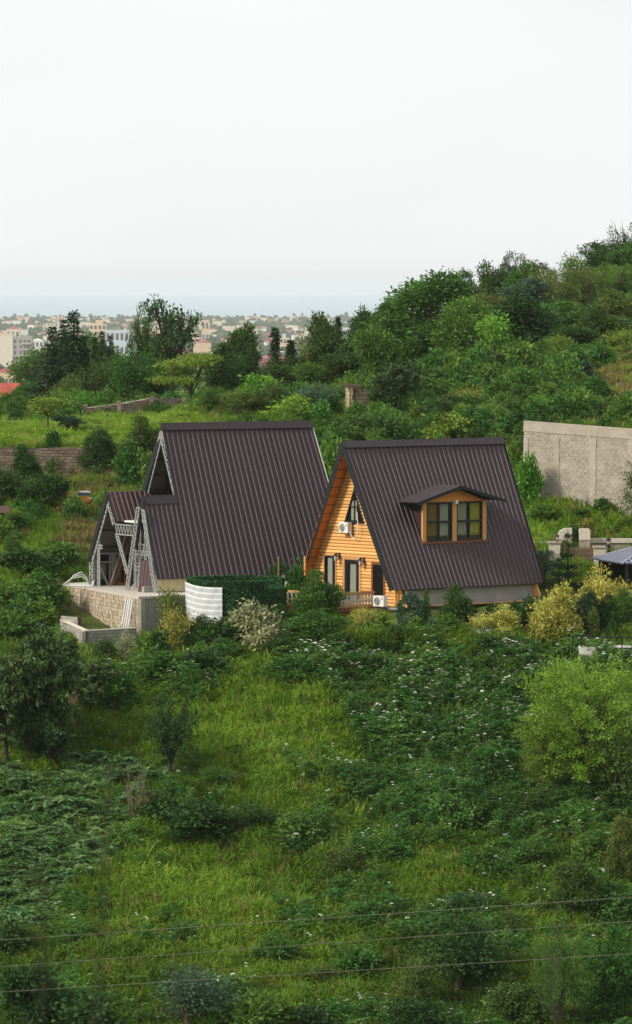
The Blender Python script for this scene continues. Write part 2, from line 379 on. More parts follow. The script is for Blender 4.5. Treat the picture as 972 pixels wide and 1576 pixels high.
# ------------------------------------------------------------------ finished A-frame house (right)
TH = math.radians(39)
R0 = at(527, 678, 321.0); ZR, HR, WR = 40.32, 8.92, 4.72; LR = 13.05
ZB = 29.6
house = empty('wooden_house', (R0.x, R0.y, ZB), TH)
tag(house, 'finished A-frame house with orange plank gable, dark brown ribbed roof and a dormer', 'house')
def P(r, g, z): return Vector((r, -g, z - ZB))            # r along the ridge, g toward the front slope
slope_n = Vector((0, -HR, WR)).normalized()                # front slope normal
slope_nb = Vector((0, HR, WR)).normalized()
ez = ZR - HR
rs = MB(); roof_sheet(rs, P(0, 0, ZR), P(LR, 0, ZR), P(.1, WR, ez), P(LR-.62, WR, ez), 34, slope_n)
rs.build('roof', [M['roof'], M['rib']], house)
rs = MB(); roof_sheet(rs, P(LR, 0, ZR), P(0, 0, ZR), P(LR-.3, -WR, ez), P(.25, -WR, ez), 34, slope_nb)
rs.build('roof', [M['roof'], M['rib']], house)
cap = MB()
cap.prism([P(-.06, .30, ZR-.30), P(-.06, 0, ZR+.11), P(-.06, -.30, ZR-.30), P(-.06, 0, ZR+.03)], (LR+.12, 0, 0))
cap.build('ridge_cap', M['roof_cap'], house)
for s in (1, -1):
    nn = slope_n if s > 0 else slope_nb
    for r_top, r_bot in ((-.03, .07 if s > 0 else .22), (LR+.03, LR-.59 if s > 0 else LR-.27)):
        a, b = P(r_top, .02*s, ZR-.02), P(r_bot, WR*s, ez)
        o1 = nn*.05; o2 = -nn*(.24 if s > 0 else .34)
        fa = MB(); fa.mesh([a+o1, b+o1, b+o2, a+o2, *[q + Vector((-.04 if r_top < 1 else .04, 0, 0)) for q in (a+o1, b+o1, b+o2, a+o2)]],
                [(0,1,2,3),(7,6,5,4),(0,4,5,1),(1,5,6,2),(2,6,7,3),(3,7,4,0)])
        fa.build('fascia', M['fascia'], house)
O = .95                                                    # how far the gable wall stands back under the roof edge
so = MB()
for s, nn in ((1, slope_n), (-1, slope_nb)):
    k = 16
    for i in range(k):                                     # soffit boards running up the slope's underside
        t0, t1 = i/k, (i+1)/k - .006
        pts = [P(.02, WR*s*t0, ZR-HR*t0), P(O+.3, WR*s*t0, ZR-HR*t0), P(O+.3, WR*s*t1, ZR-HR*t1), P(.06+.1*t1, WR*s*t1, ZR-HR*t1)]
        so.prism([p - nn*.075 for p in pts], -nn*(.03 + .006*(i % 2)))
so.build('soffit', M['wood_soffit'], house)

def half(z): return max(0.0, WR*(ZR-.32-z)/HR)             # half width of the gable wall at height z
win_tri = lambda z: 1.0*(37.55-z)/2.25                      # triangular attic window
openings = [(-.95, .50, 30.0, 33.05), (-2.86, -1.92, 31.2, 33.15), (1.72, 2.95, 30.0, 32.95)]
gable = MB()
zb = 30.3
gable.prism([P(O+.05, -half(zb), zb), P(O+.05, half(zb), zb), P(O+.05, 0, ZR-.34)], (.12, 0, 0))
gw = gable.build('gable_wall', M['dark_in'], house)
STEP = .205; nrow = int((ZR-.4-zb)/STEP)
for i in range(nrow):
    z0, z1 = zb + i*STEP, zb + (i+1)*STEP; zm = (z0+z1)/2
    cuts = [(a, b) for a, b, c, d in openings if c < zm < d]
    if 35.3 < zm < 37.5: cuts.append((-win_tri(zm), win_tri(zm)))
    spans = [(-9, 9)]
    for a, b in sorted(cuts):
        n2 = []
        for (s0, s1) in spans:
            if b <= s0 or a >= s1: n2.append((s0, s1))
            else: n2 += [(s0, a), (b, s1)]
        spans = n2
    for s0, s1 in spans:
        l0, l1 = max(s0, -half(z0)), max(s0, -half(z1)); h0, h1 = min(s1, half(z0)), min(s1, half(z1))
        if h0 - l0 < .05: continue
        h1 = max(h1, l1 + .01)
        pl = MB(); e = .012                               # rounded log-profile plank
        za, zc, zd, ze_ = z0+e, z0+STEP*.3, z0+STEP*.75, z1-e
        rows = [(za, .022), (zc, -.016), (zd, -.016), (ze_, .016)]
        vv = []
        for z, d in rows:
            t = (z-z0)/STEP
            vv += [P(O+d, l0+(l1-l0)*t, z), P(O+d, h0+(h1-h0)*t, z)]
        vv += [P(O+.05, l0, za), P(O+.05, h0, za), P(O+.05, l1, ze_), P(O+.05, h1, ze_)]
        pl.mesh(vv, [(0,1,3,2),(2,3,5,4),(4,5,7,6),(8,9,1,0),(6,7,11,10)])
        pl.build('plank', M['wood'], gw)

def frame_rect(mb, r, g0, g1, z0, z1, w, d, m=0):
    for a, b, c, e in ((g0, g0+w, z0, z1), (g1-w, g1, z0, z1), (g0+w, g1-w, z1-w, z1), (g0+w, g1-w, z0, z0+w)):
        mb.prism([P(r, a, c), P(r, b, c), P(r, b, e), P(r, a, e)], (d, 0, 0), m)
def pane_g(parent, r, g0, g1, z0, z1):
    return MB().prism([P(r, g0, z0), P(r, g1, z0), P(r, g1, z1), P(r, g0, z1)], (.012, 0, 0)).build('pane', M['glass'], parent)
# door
d = MB(); frame_rect(d, O-.05, -1.12, .68, 30.3, 33.25, .20, .10); tr_ = d.build('door_trim', M['trim'], house)
d = MB(); frame_rect(d, O-.01, -.93, .50, 30.35, 33.05, .26, .08); dd = d.build('door', M['black'], house)
pane_g(dd, O+.03, -.68, .25, 30.6, 32.8)
MB().prism([P(O+.045, -.46, 30.62), P(O+.045, .10, 30.62), P(O+.045, .10, 32.78), P(O+.045, -.46, 32.78)], (.004, 0, 0)).build('curtain', M['curtain_g'], dd)
# narrow window
d = MB(); frame_rect(d, O-.04, -2.90, -1.84, 31.15, 33.2, .09, .10); w1 = d.build('window', M['black'], house)
frame_rect(t2 := MB(), O-.05, -3.0, -1.74, 31.05, 33.3, .09, .06); t2.build('window_trim', M['trim'], house)
pane_g(w1, O+.02, -2.8, -1.94, 31.25, 33.1)
MB().prism([P(O+.04, -2.66, 31.3), P(O+.04, -2.22, 31.3), P(O+.04, -2.22, 33.1), P(O+.04, -2.66, 33.1)], (.004, 0, 0)).build('curtain', M['curtain_g'], w1)
# doorway beside the roof edge
d = MB(); frame_rect(d, O-.04, 1.66, 3.0, 30.35, 33.0, .16, .10); w2 = d.build('door', M['redwood'], house)
pane_g(w2, O+.03, 1.84, 2.82, 30.5, 32.84)
# attic window
d = MB(); rr = O-.03
A, B, C = (-1.0, 35.3), (1.0, 35.3), (0, 37.55)
def tri_in(k): return [(g*k, 35.3+.75+(z-36.05)*k) for g, z in (A, B, C)]
i1 = tri_in(.80)
for (a, b), (c, e) in zip(((A, B), (B, C), (C, A)), ((i1[0], i1[1]), (i1[1], i1[2]), (i1[2], i1[0]))):
    d.prism([P(rr, *a), P(rr, *b), P(rr, *e), P(rr, *c)], (.09, 0, 0))
d.box(P(rr+.004, .03, 35.45), P(rr+.08, -.03, 37.0)); d.box(P(rr+.004, .5, 36.30), P(rr+.08, -.5, 36.36))
w3 = d.build('window', M['black'], house)
MB().prism([P(O+.02, *q) for q in tri_in(.86)], (.01, 0, 0)).build('pane', M['glass'], w3)
MB().prism([P(O+.04, -.36, 35.5), P(O+.04, .18, 35.5), P(O+.04, .18, 36.7), P(O+.04, -.36, 36.7)], (.004, 0, 0)).build('curtain', M['curtain_g'], w3)
MB().box(P(O-.07, 1.3, 35.2), P(O-.01, .2, 35.3)).build('window_sill', M['trim'], house)
# corner post, foundation, end wall
f = MB(); f.box(P(O+.1, WR-.42, 29.0), P(LR-1.0, WR-.72, ez+.25)); f.box(P(O+.1, -WR+.72, 29.0), P(LR-1, -WR+.42, ez+.25))
f.box(P(O+.1, WR-.73, 29.0), P(O+.4, -WR+.73, 30.35)); f.box(P(LR-1.3, WR-.73, 29.0), P(LR-1.003, -WR+.73, 30.6))
f.build('foundation', M['concrete'], house)
e_ = MB(); e_.prism([P(LR-1.15, -half(30.6), 30.61), P(LR-1.15, half(30.6), 30.61), P(LR-1.15, 0, ZR-.34)], (.1, 0, 0)); e_.build('end_wall', M['wood'], house)
pn = MB()
for k in range(3):
    z0 = ez - 1.02 + k*.34
    pn.prism([P(O-.36, WR-.38, z0+.012), P(O+.62, WR-.38, z0+.012), P(O+.62, WR-.38, z0+.33), P(O-.36, WR-.38, z0+.33)], (0, .05, 0))
pn.build('corner_cladding', M['wood'], house)
fl = MB().box(P(O+.18, half(30.4), 30.32), P(LR-1.2, -half(30.4), 30.36)).build('floor', M['trim'], house)
MB().prism([P(-.12, -WR*.78, ez-.4), P(-.12, -WR*.78+.14, ez-.4), P(-.12, -WR*.78+.14, ez+1.75), P(-.12, -WR*.78, ez+1.75)], (.13, 0, 0)).build('support_post', M['post'], house)

# balcony
bz = 30.32; bg0, bg1, br0, br1 = -3.6, 2.86, -3.3, .18
b = MB(); b.box(P(br0-.1, bg1+.1, bz-.24), P(O-.02, bg0, bz)); b.box(P(br0+.02, bg1-.02, 28.9), P(br0+.3, bg0, bz-.245)); b.box(P(br0+.305, bg1-.03, 28.9), P(O-.3, bg1-.3, bz-.246))
bal = b.build('balcony', M['redwood'], house)
rl = MB(); rl.box(P(br0-.06, bg1+.06, bz+.80), P(br1, bg1-.10, bz+.95)); rl.box(P(br0-.06, bg1-.101, bz+.80), P(br0+.10, bg0, bz+.95))
rl.box(P(br0-.03, bg1+.03, bz+.003), P(br1, bg1-.07, bz+.10)); rl.box(P(br0-.03, bg1-.071, bz+.003), P(br0+.07, bg0, bz+.10))
rl.build('railing', M['trim'], bal)
bp = MB().lathe([(.07, .10), (.08, .15), (.045, .22), (.095, .36), (.095, .44), (.045, .58), (.08, .70), (.07, .80)], 8)
bme = bp.data('baluster', M['stone_lt'], True)
for k in range(14): link('baluster', bme, bal, P(br0+.12 + k*.247, bg1-.02, bz))
for k in range(14): link('baluster', bme, bal, P(br0+.02, bg1-.4 - k*.42, bz))
MB().box(P(br0-.08, bg1+.08, bz+.004), P(br0+.14, bg1-.14, bz+1.02)).build('corner_post', M['stone_lt'], bal)

# dormer
gd, dr0, dr1, dz0, dz1 = 3.2, 3.74, 8.86, 34.18, 36.62
def rz(g): return ZR - HR*g/WR
fr = MB()
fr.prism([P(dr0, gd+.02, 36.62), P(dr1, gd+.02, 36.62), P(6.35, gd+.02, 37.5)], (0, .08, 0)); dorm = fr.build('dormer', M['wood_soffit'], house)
for r in (dr0, dr1):                                       # cheeks
    MB().prism([P(r, gd, rz(gd)-.1), P(r, gd, 36.7), P(r, 1.85, 36.7)], (.06 if r == dr0 else -.06, 0, 0)).build('cheek', M['roof'], dorm)
for a, b in ((dr0-.03, dr0+.26), (6.12, 6.46), (dr1-.26, dr1+.03)):
    MB().box(P(a, gd+.10, dz0), P(b, gd-.06, 36.64)).build('post', M['post'], dorm)
MB().box(P(dr0-.12, gd+.18, dz0-.13), P(dr1+.12, gd-.08, dz0-.003)).build('window_sill', M['redwood'], dorm)
MB().prism([P(dr0+.06, 2.5, 36.64), P(dr0+.06, 2.5, 34.3), P(dr1-.06, 2.5, 34.3), P(dr1-.06, 2.5, 36.64)], (0, .02, 0)).build('room_back', M['dark_in'], dorm)
ci = 0
for a, b in ((dr0+.27, 6.11), (6.47, dr1-.27)):
    w = MB(); g = gd+.06; t = .10
    mid, zm = (a+b)/2, (dz0+.1+36.52)/2
    for x0, x1, z0, z1 in ((a, a+t, dz0, 36.62), (b-t, b, dz0, 36.62), (a+t, b-t, 36.50, 36.62), (a+t, b-t, dz0, dz0+.12), (mid-.05, mid+.05, dz0+.12, 36.5), (a+t, mid-.05, zm-.055, zm+.055), (mid+.05, b-t, zm-.055, zm+.055)):
        w.box(P(x0, g, z0), P(x1, g-.10, z1))
    win = w.build('window', M['black'], house)
    for (x0, x1) in ((a+t, mid-.05), (mid+.05, b-t)):
        for (z0, z1) in ((dz0+.12, zm-.055), (zm+.055, 36.5)):
            MB().box(P(x0, g-.04, z0), P(x1, g-.055, z1)).build('pane', M['glass'], win)
    cur = ((a+t, mid, 'curtain_o'), (mid, b-t-.1, 'curtain_g')) if ci == 0 else ((a+t, mid-.12, 'curtain_g'), (mid+.02, b-t, 'curtain_y'))
    for x0, x1, cm in cur:
        c = MB(); k = 10
        pts = [P(x0 + (x1-x0)*i/k, g-.16-.05*(i % 2), dz0+.06) for i in range(k+1)]
        c.mesh(pts + [p + Vector((0, 0, 2.3)) for p in pts], [(i, i+1, k+2+i, k+1+i) for i in range(k)]); c.build('curtain', M[cm], win)
    ci += 1
ap = (6.35, 37.60)
dr = MB(); no = Vector((-.26, 0, 1)); no2 = Vector((.26, 0, 1))
gf = 3.85
roof_sheet(dr, P(6.35, gf, 37.62), P(6.35, 1.36, 37.62), P(2.85, gf, 36.66), P(2.85, 1.9, 36.66), 9, no, .03, .08, .05)
roof_sheet(dr, P(6.35, 1.36, 37.62), P(6.35, gf, 37.62), P(9.9, 1.9, 36.66), P(9.9, gf, 36.66), 9, no2, .03, .08, .05)
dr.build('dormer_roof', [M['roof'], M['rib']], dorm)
for x1 in (2.8, 9.95):
    a, b2 = P(6.35, gf+.03, 37.64), P(x1, gf+.03, 36.68)
    dn = Vector((0, 0, -.2)); df = MB(); df.mesh([a, b2, b2+dn, a+dn, *[q + Vector((0, .05, 0)) for q in (a, b2, b2+dn, a+dn)]], [(0,1,2,3),(7,6,5,4),(0,4,5,1),(1,5,6,2),(2,6,7,3),(3,7,4,0)])
    df.build('fascia', M['fascia'], dorm)
MB().box(P(6.20, gd+.30, 36.5), P(6.42, gd+.11, 36.72)).build('floodlight', M['white'], dorm)

# ---- things fixed to the house
def to_world(p, root=None, th=None):
    root = root or house
    return Vector(root.location) + Matrix.Rotation(root.rotation_euler.z, 3, 'Z') @ Vector(p)
def ac_unit(loc, rz_, label, pipe=False):
    t = empty('air_conditioner', loc, rz_); tag(t, label, 'air conditioner', 'air conditioner units outside the orange house')
    W_, D_, H_ = .86, .36, .62                             # x width, fan face at -y
    b = MB(); b.box((-W_/2, -D_/2, 0), (W_/2, D_/2, H_)); b.box((-W_/2-.006, -D_/2-.006, H_-.03), (W_/2+.006, D_/2+.006, H_+.02)); b.build('casing', M['white'], t)
    g = MB()
    ring = [(-.10 + .25*math.cos(a), .31 + .25*math.sin(a)) for a in np.linspace(0, 2*math.pi, 20, endpoint=False)]
    g.prism([(x, -D_/2-.004, z) for x, z in ring], (0, -.012, 0)); gr = g.build('fan_grille', M['grille'], t)
    q = MB()
    for k in range(4):
        r_ = .06 + .058*k; pts = [(-.10 + r_*math.cos(a), -D_/2-.03, .31 + r_*math.sin(a)) for a in np.linspace(0, 2*math.pi, 17)]
        q.tube(pts, .008, 4, cap=False)
    q.build('guard', M['white'], gr)
    MB().box((.24, -D_/2-.012, .42), (.34, -D_/2-.002, .52)).build('badge', M['hive_r'], t)
    k = MB()
    for x in (-.3, .3): k.box((x-.025, -D_/2, -.06), (x+.025, D_/2+.25, -.004)); k.box((x-.02, D_/2+.2, -.35), (x+.02, D_/2+.245, -.061))
    k.build('bracket', M['steel'], t)
    if pipe: MB().tube([(.42, .0, .1), (.55, -.02, -.1), (.75, -.02, -.32), (1.0, -.02, -.3), (1.2, -.01, .0), (1.22, 0, .5), (1.1, .02, 1.3)], .03, 6).build('hose', M['pipe'], t)
    return t
ac_unit(to_world(P(O-.30, -.52, 34.72)), TH - math.pi/2, 'white air conditioner unit high on the gable under the attic window', True)
ac_unit(to_world(P(-.42, 4.15, 30.42)), TH - math.pi/2 + .15, 'white air conditioner unit beside the balcony rail at the roof corner')
def wall_lantern(loc, label):
    t = empty('wall_lantern', loc, TH - math.pi/2); tag(t, label, 'wall lamp', 'lanterns on the orange gable')
    k = MB(); k.box((-.07, -.03, 0), (.07, .0, .38)); k.beam((0, 0, .3), (0, -.30, .36), .05); k.build('bracket', M['iron'], t)
    l = MB(); l.lathe([(.05, .36), (.20, .22), (.17, .19)], 4, c=(0, -.30)); l.lathe([(.08, -.17), (.12, -.14), (.12, -.12)], 4, c=(0, -.30))
    for a in (45, 135, 225, 315): l.beam((.12*math.cos(math.radians(a)), -.30+.12*math.sin(math.radians(a)), -.13), (.15*math.cos(math.radians(a)), -.30+.15*math.sin(math.radians(a)), .2), .02)
    l.build('cage', M['iron'], t)
    MB().lathe([(.09, -.12), (.12, .185)], 8, c=(0, -.30)).build('shade', M['lamp_glass'], t)
wall_lantern(to_world(P(O-.03, -1.42, 33.06)), 'black wall lantern between the narrow window and the balcony door')
wall_lantern(to_world(P(O-.03, .98, 32.86)), 'black wall lantern between the balcony door and the roof edge')

# ------------------------------------------------------------------ unfinished A-frame house (left)
TH2 = math.radians(32)
Q0 = at(250, 654, 328.0); ZQ, HQ, WQ = 41.25, 9.45, 4.7; LQ = 11.0; ZB2 = 30.95
shell = empty('unfinished_house', (Q0.x, Q0.y, ZB2), TH2)
tag(shell, 'unfinished A-frame house with dark ribbed roof and bare steel trusses', 'house')
def P2(r, g, z): return Vector((r, -g, z - ZB2))
n2 = Vector((0, -HQ, WQ)).normalized(); n2b = Vector((0, HQ, WQ)).normalized()
qe = ZQ - HQ
def fz(g): return ZQ - HQ*g/WQ
ts = 2.22/WQ                                               # where the step in the front slope begins
rs = MB()
rl0, rlb = -.65*ts, -.65
TLs, TRs = P2(0, 0, ZQ), P2(LQ, 0, ZQ)
right_mid = P2(LQ+.3*ts, 2.22, fz(2.22))
roof_sheet(rs, TLs, TRs, P2(rl0, 2.22, fz(2.22)), right_mid, 30, n2)
roof_sheet(rs, P2(rl0, 2.22, fz(2.22)), right_mid, P2(rlb, WQ, qe), P2(LQ+.3, WQ, qe), 30, n2)
roof_sheet(rs, P2(-2.78, 2.22, fz(2.22)), P2(rl0, 2.22, fz(2.22)), P2(-3.05, WQ, qe), P2(rlb, WQ, qe), 7, n2)
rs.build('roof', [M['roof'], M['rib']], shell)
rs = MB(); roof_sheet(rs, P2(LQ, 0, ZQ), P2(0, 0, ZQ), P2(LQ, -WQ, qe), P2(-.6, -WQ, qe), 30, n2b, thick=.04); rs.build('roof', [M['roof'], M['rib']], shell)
cap = MB(); cap.prism([P2(-.08, .30, ZQ-.34), P2(-.08, 0, ZQ+.12), P2(-.08, -.30, ZQ-.34), P2(-.08, 0, ZQ+.03)], (LQ+.16, 0, 0))
zz = fz(2.22)
cap.prism([P2(-2.86, 2.50, zz-.42), P2(-2.86, 2.22, zz+.12), P2(-2.86, 2.02, zz-.34), P2(-2.86, 2.22, zz+.04)], (2.78-.34+.1, 0, 0))
cap.build('ridge_cap', M['roof_cap'], shell)
fa = MB()
def fascia_bar(mb, a, b, nn, dx=-.05, out=.05, inn=.26):
    o1, o2 = nn*out, -nn*inn; mb = MB()
    mb.mesh([a+o1, b+o1, b+o2, a+o2, *[q + Vector((dx, 0, 0)) for q in (a+o1, b+o1, b+o2, a+o2)]], [(0,1,2,3),(7,6,5,4),(0,4,5,1),(1,5,6,2),(2,6,7,3),(3,7,4,0)])
    mb.build('fascia', M['fascia'], shell)
fascia_bar(fa, P2(-.02, 0, ZQ), P2(-.62, -WQ, qe), n2b, inn=.36)
fascia_bar(fa, P2(-.02, 0, ZQ), P2(rl0, 2.2, fz(2.2)), n2, inn=.10)
nb3 = Vector((0, 3.4, 1.0)).normalized()
fascia_bar(fa, P2(-2.8, 2.2, zz), P2(-2.8, 1.25, zz-3.2), nb3, inn=.42)
fascia_bar(fa, P2(-2.8, 2.24, zz-.02), P2(-3.07, WQ, qe), n2, inn=.10)
MB().prism([P2(LQ+.02, 0, ZQ+.02), P2(LQ+.32, WQ, qe+.02), P2(LQ+.32, WQ+.1, qe-.1), P2(LQ+.02, .1, ZQ-.1)], (.05, 0, 0)).build('edge_trim', M['white'], shell)
# inner lining and rafters of the back slope, seen through the open gable
ln = MB(); ln.poly([p - n2b*.10 for p in (P2(.0, -.1, ZQ-.2), P2(LQ, -.1, ZQ-.2), P2(LQ, -WQ, qe), P2(-.55, -WQ, qe))]); ln.build('lining', M['ply'], shell)
pu = MB()
for k in range(9):
    g = -.45 - k*.5; pu.beam(P2(-.05, g, fz(-g)-.30), P2(LQ-.2, g, fz(-g)-.30), .12, .16)
for r in (1.2, 3.0, 4.8, 6.6): pu.beam(P2(r, -.1, ZQ-.6), P2(r, -WQ+.1, qe-.3), .10, .2)
pu.build('purlin', M['bark'], shell)
fi = MB(); fi.poly([p - n2*.10 for p in (P2(.5, .1, ZQ-.2), P2(LQ, .1, ZQ-.2), P2(LQ, WQ, qe), P2(.5, WQ, qe))]); fi.build('lining', M['ply'], shell)
tr = MB()
for s, gl in ((1, 2.1), (-1, WQ-.15)):
    nn = n2 if s > 0 else n2b
    truss(tr, P2(-.10, .12*s, ZQ-.38) - nn*.05, P2(-.12, gl*s, fz(gl)-.30) - nn*.05, -nn*.34, 9 if s > 0 else 20)
tr.build('gable_truss', M['steel'], shell)
# end wall beyond
MB().prism([P2(LQ-.3, -WQ+.1, qe), P2(LQ-.3, WQ-.1, qe), P2(LQ-.3, 0, ZQ-.3)], (.08, 0, 0)).build('end_wall', M['siding_y'], shell)
# pale yellow front panels under the eave
ys = MB(); k = 60
pts = [P2(-2.95 + (LQ+3.0)*i/k, WQ-.22+.03*(i % 2), 0) for i in range(k+1)]
lo = [Vector((p.x, p.y, 31.0-ZB2)) for p in pts]; hi = [Vector((p.x, p.y, qe+.25-ZB2)) for p in pts]
ys.mesh(lo + hi, [(i, i+1, k+2+i, k+1+i) for i in range(k)]); ys.build('front_panel', M['siding_y'], shell)
MB().box(P2(-2.95, WQ-.3, 30.2), P2(LQ, WQ-.6, 31.02)).build('plinth', M['concrete'], shell)
MB().box(P2(-.6, -WQ+.4, 30.0), P2(LQ, WQ-.6, 31.0)).build('floor', M['slab'], shell)
# rear porch A-frame (left in the view)
ga, za = -1.75, 37.02
ra, rb = -3.05, .2
def pslope(g): return za - abs(g-ga)*1.80
pn1 = Vector((0, -1.8, 1)).normalized(); pn2 = Vector((0, 1.8, 1)).normalized()
rs = MB()
roof_sheet(rs, P2(ra, ga, za), P2(rb, ga, za), P2(ra+.05, -.72, pslope(-.72)), P2(rb, -.72, pslope(-.72)), 9, pn1, rib_w=.10)
roof_sheet(rs, P2(rb, ga, za), P2(ra, ga, za), P2(rb, -4.2, pslope(-4.2)), P2(ra+.05, -4.2, pslope(-4.2)), 9, pn2)
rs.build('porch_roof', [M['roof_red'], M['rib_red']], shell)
fa = MB(); fascia_bar(fa, P2(ra, ga, za), P2(ra, -4.2, pslope(-4.2)), pn2, inn=.30); fascia_bar(fa, P2(ra, ga, za), P2(ra+.05, -.72, pslope(-.72)), pn1, inn=.08)
MB().poly([p - pn2*.09 for p in (P2(ra, ga, za-.1), P2(rb, ga, za-.1), P2(rb, -4.15, pslope(-4.15)), P2(ra, -4.15, pslope(-4.15)))]).build('lining', M['ply'], shell)
pb = MB()
for g in (-2.4, -3.0, -3.6): pb.beam(P2(ra+.05, g, pslope(g)-.25), P2(rb, g, pslope(g)-.25), .1, .14)
pb.build('purlin', M['bark'], shell)
tr = MB(); rt = ra+.06
truss(tr, P2(rt, ga-.05, za-.35), P2(rt, -3.95, pslope(-3.95)-.3), -pn2*.34, 12)
truss(tr, P2(rt, ga+.05, za-.35), P2(rt, -.80, pslope(-.80)-.25), -pn1*.3, 5)
truss(tr, P2(rt, -4.05, 30.96), P2(rt, -4.05, 32.9), (0, -.36, 0), 5)          # outer post
tr.build('porch_truss', M['steel'], shell)
tr = MB()
truss(tr, P2(rt, -.78, 35.0), P2(rt, 1.36, 35.0), (0, 0, -.62), 6)             # valley beam
truss(tr, P2(rt, .50, 30.96), P2(rt, 1.92, zz-.6), (0, -.36, 0), 14)           # leg of the front porch
truss(tr, P2(rt, 2.5, zz-.7), P2(rt-.2, WQ-.35, 31.0), (0, -.30, -.05), 14)
truss(tr, P2(rt, -.72, 34.3), P2(rt+.1, .45, 31.9), (0, -.3, 0), 8)
tr.build('valley_truss', M['steel'], shell)
# partition behind the porch: studs, brown glazed door, panels
pa = MB()
pa.prism([P2(-.05, -3.9, 30.96), P2(-.05, 4.3, 30.96), P2(-.05, 3.7, 32.6), P2(-.05, 2.3, 35.9), P2(-.05, .9, 36.2), P2(-.05, -1.6, 36.4)], (.05, 0, 0)); pa.build('partition', M['dark_in'], shell)
st = MB()
for g in (-3.4, -2.75, -1.55, -1.25, .95, 1.5, 2.1, 3.0): truss(st, P2(-.25, g, 30.96), P2(-.25, g, 33.9 if g < -2 else 35.2), (0, .22, 0), 9, .06)
for a, b in (((-2.7, 31.0), (-1.1, 35.0)), ((-.1, 35.0), (1.2, 31.2)), ((1.6, 31.0), (2.4, 35.0)), ((-3.3, 33.6), (-2.4, 31.0))): st.beam(P2(-.32, *a), P2(-.32, *b), .16, .12)
for z in (32.4, 33.6): st.beam(P2(-.34, -3.5, z), P2(-.34, -1.3, z), .08, .10); st.beam(P2(-.34, .9, z+.2), P2(-.34, 3.2, z+.2), .08, .10)
st.build('stud', M['steel'], shell)
ws = MB()
for a, b in (((-1.9, 31.0), (-.55, 35.1)), ((1.1, 31.0), (-.35, 35.1)), ((-1.6, 33.2), (-1.2, 35.2)), ((.5, 33.0), (.9, 35.0))): ws.beam(P2(-1.3, *a), P2(-1.3, *b), .22, .10)
ws.build('brace', M['bark'], shell)
sw = MB(); sw.box(P2(-2.95, -3.86, 30.96), P2(.1, -3.94, 33.05)); sw.build('side_wall', M['dark_in'], shell)
gs = -3.83
dw = MB()
for x0, x1, z0, z1 in ((-1.35, -1.26, 31, 33.0), (-.30, -.21, 31, 33.0), (-1.26, -.30, 32.9, 33.0), (-1.26, -.30, 31, 31.1), (-.98, -.91, 31.1, 32.9), (-.65, -.58, 31.1, 32.9), (-1.26, -.98, 31.9, 31.97), (-.91, -.65, 31.9, 31.97), (-.58, -.30, 31.9, 31.97)):
    dw.box(P2(x0, gs+.06, z0), P2(x1, gs, z1))
gdr = dw.build('glazed_door', M['wood_soffit'], shell)
for x0, x1 in ((-1.26, -.98), (-.91, -.65), (-.58, -.30)): MB().box(P2(x0, gs+.03, 31.1), P2(x1, gs+.02, 32.9)).build('pane', M['glass'], gdr)
op = MB(); op.box(P2(-2.75, gs, 31.35), P2(-1.95, gs+.03, 32.35)); op.build('board', M['ply'], shell)
op = MB(); op.box(P2(-2.55, gs+.031, 31.75), P2(-2.15, gs+.06, 32.05)); op.build('board', M['trim'], shell)
st = MB()
for r in (-2.85, -1.75, -1.5): truss(st, P2(r, gs+.10, 30.96), P2(r, gs+.10, 33.0), (.2, 0, 0), 6, .06)
st.beam(P2(-2.9, gs+.12, 32.45), P2(-1.4, gs+.12, 32.45), .08); st.beam(P2(-2.9, gs+.12, 33.0), P2(-.1, gs+.12, 33.0), .10)
st.beam(P2(-2.6, gs+.16, 32.4), P2(-1.9, gs+.16, 31.0), .10)
st.build('side_stud', M['steel'], shell)
br = MB()
for (r0, g0, z0), (r1, g1, z1) in (((-1.7, -3.6, 31.0), (-1.2, -1.9, 35.2)), ((-1.5, -3.6, 31.0), (-.6, -2.0, 35.2)), ((-.9, -.9, 31.0), (-1.1, -1.8, 35.2)), ((-.3, -2.9, 33.0), (-.3, -2.2, 35.4)), ((-.1, -1.6, 31.0), (-.2, -1.6, 35.6)), ((-.1, -.6, 31.0), (-.2, -.9, 35.0))):
    br.beam(P2(r0, g0, z0), P2(r1, g1, z1), .2, .12)
br.build('brace', M['bark_l'], shell)
lt = MB()
for g, zt in ((-.75, 34.9), (-.15, 34.9), (.55, 34.6), (1.35, 35.2), (2.0, 35.8)): truss(lt, P2(-1.5, g, 30.96), P2(-1.5, g, zt), (0, .24, 0), 12, .06)
for z in (32.3, 33.3): truss(lt, P2(-1.55, -.8, z), P2(-1.55, 2.3, z), (0, 0, -.24), 9, .05)
lt.build('lattice_frame', M['steel'], shell)
lt = MB()
truss(lt, P2(-2.9, -3.2, 30.96), P2(-2.9, -3.2, 33.9), (0, -.24, 0), 9, .06); truss(lt, P2(-2.95, -3.4, 33.6), P2(-2.95, -2.5, 33.6), (0, 0, -.22), 3, .05)
lt.build('lattice_post', M['steel'], shell)
MB().prism([P2(-2.4, -.7, 35.12), P2(-.3, -.7, 35.12), P2(-.3, 1.2, 35.12), P2(-2.4, 1.2, 35.12)], (0, 0, .12)).build('valley_sheet', M['white'], shell)

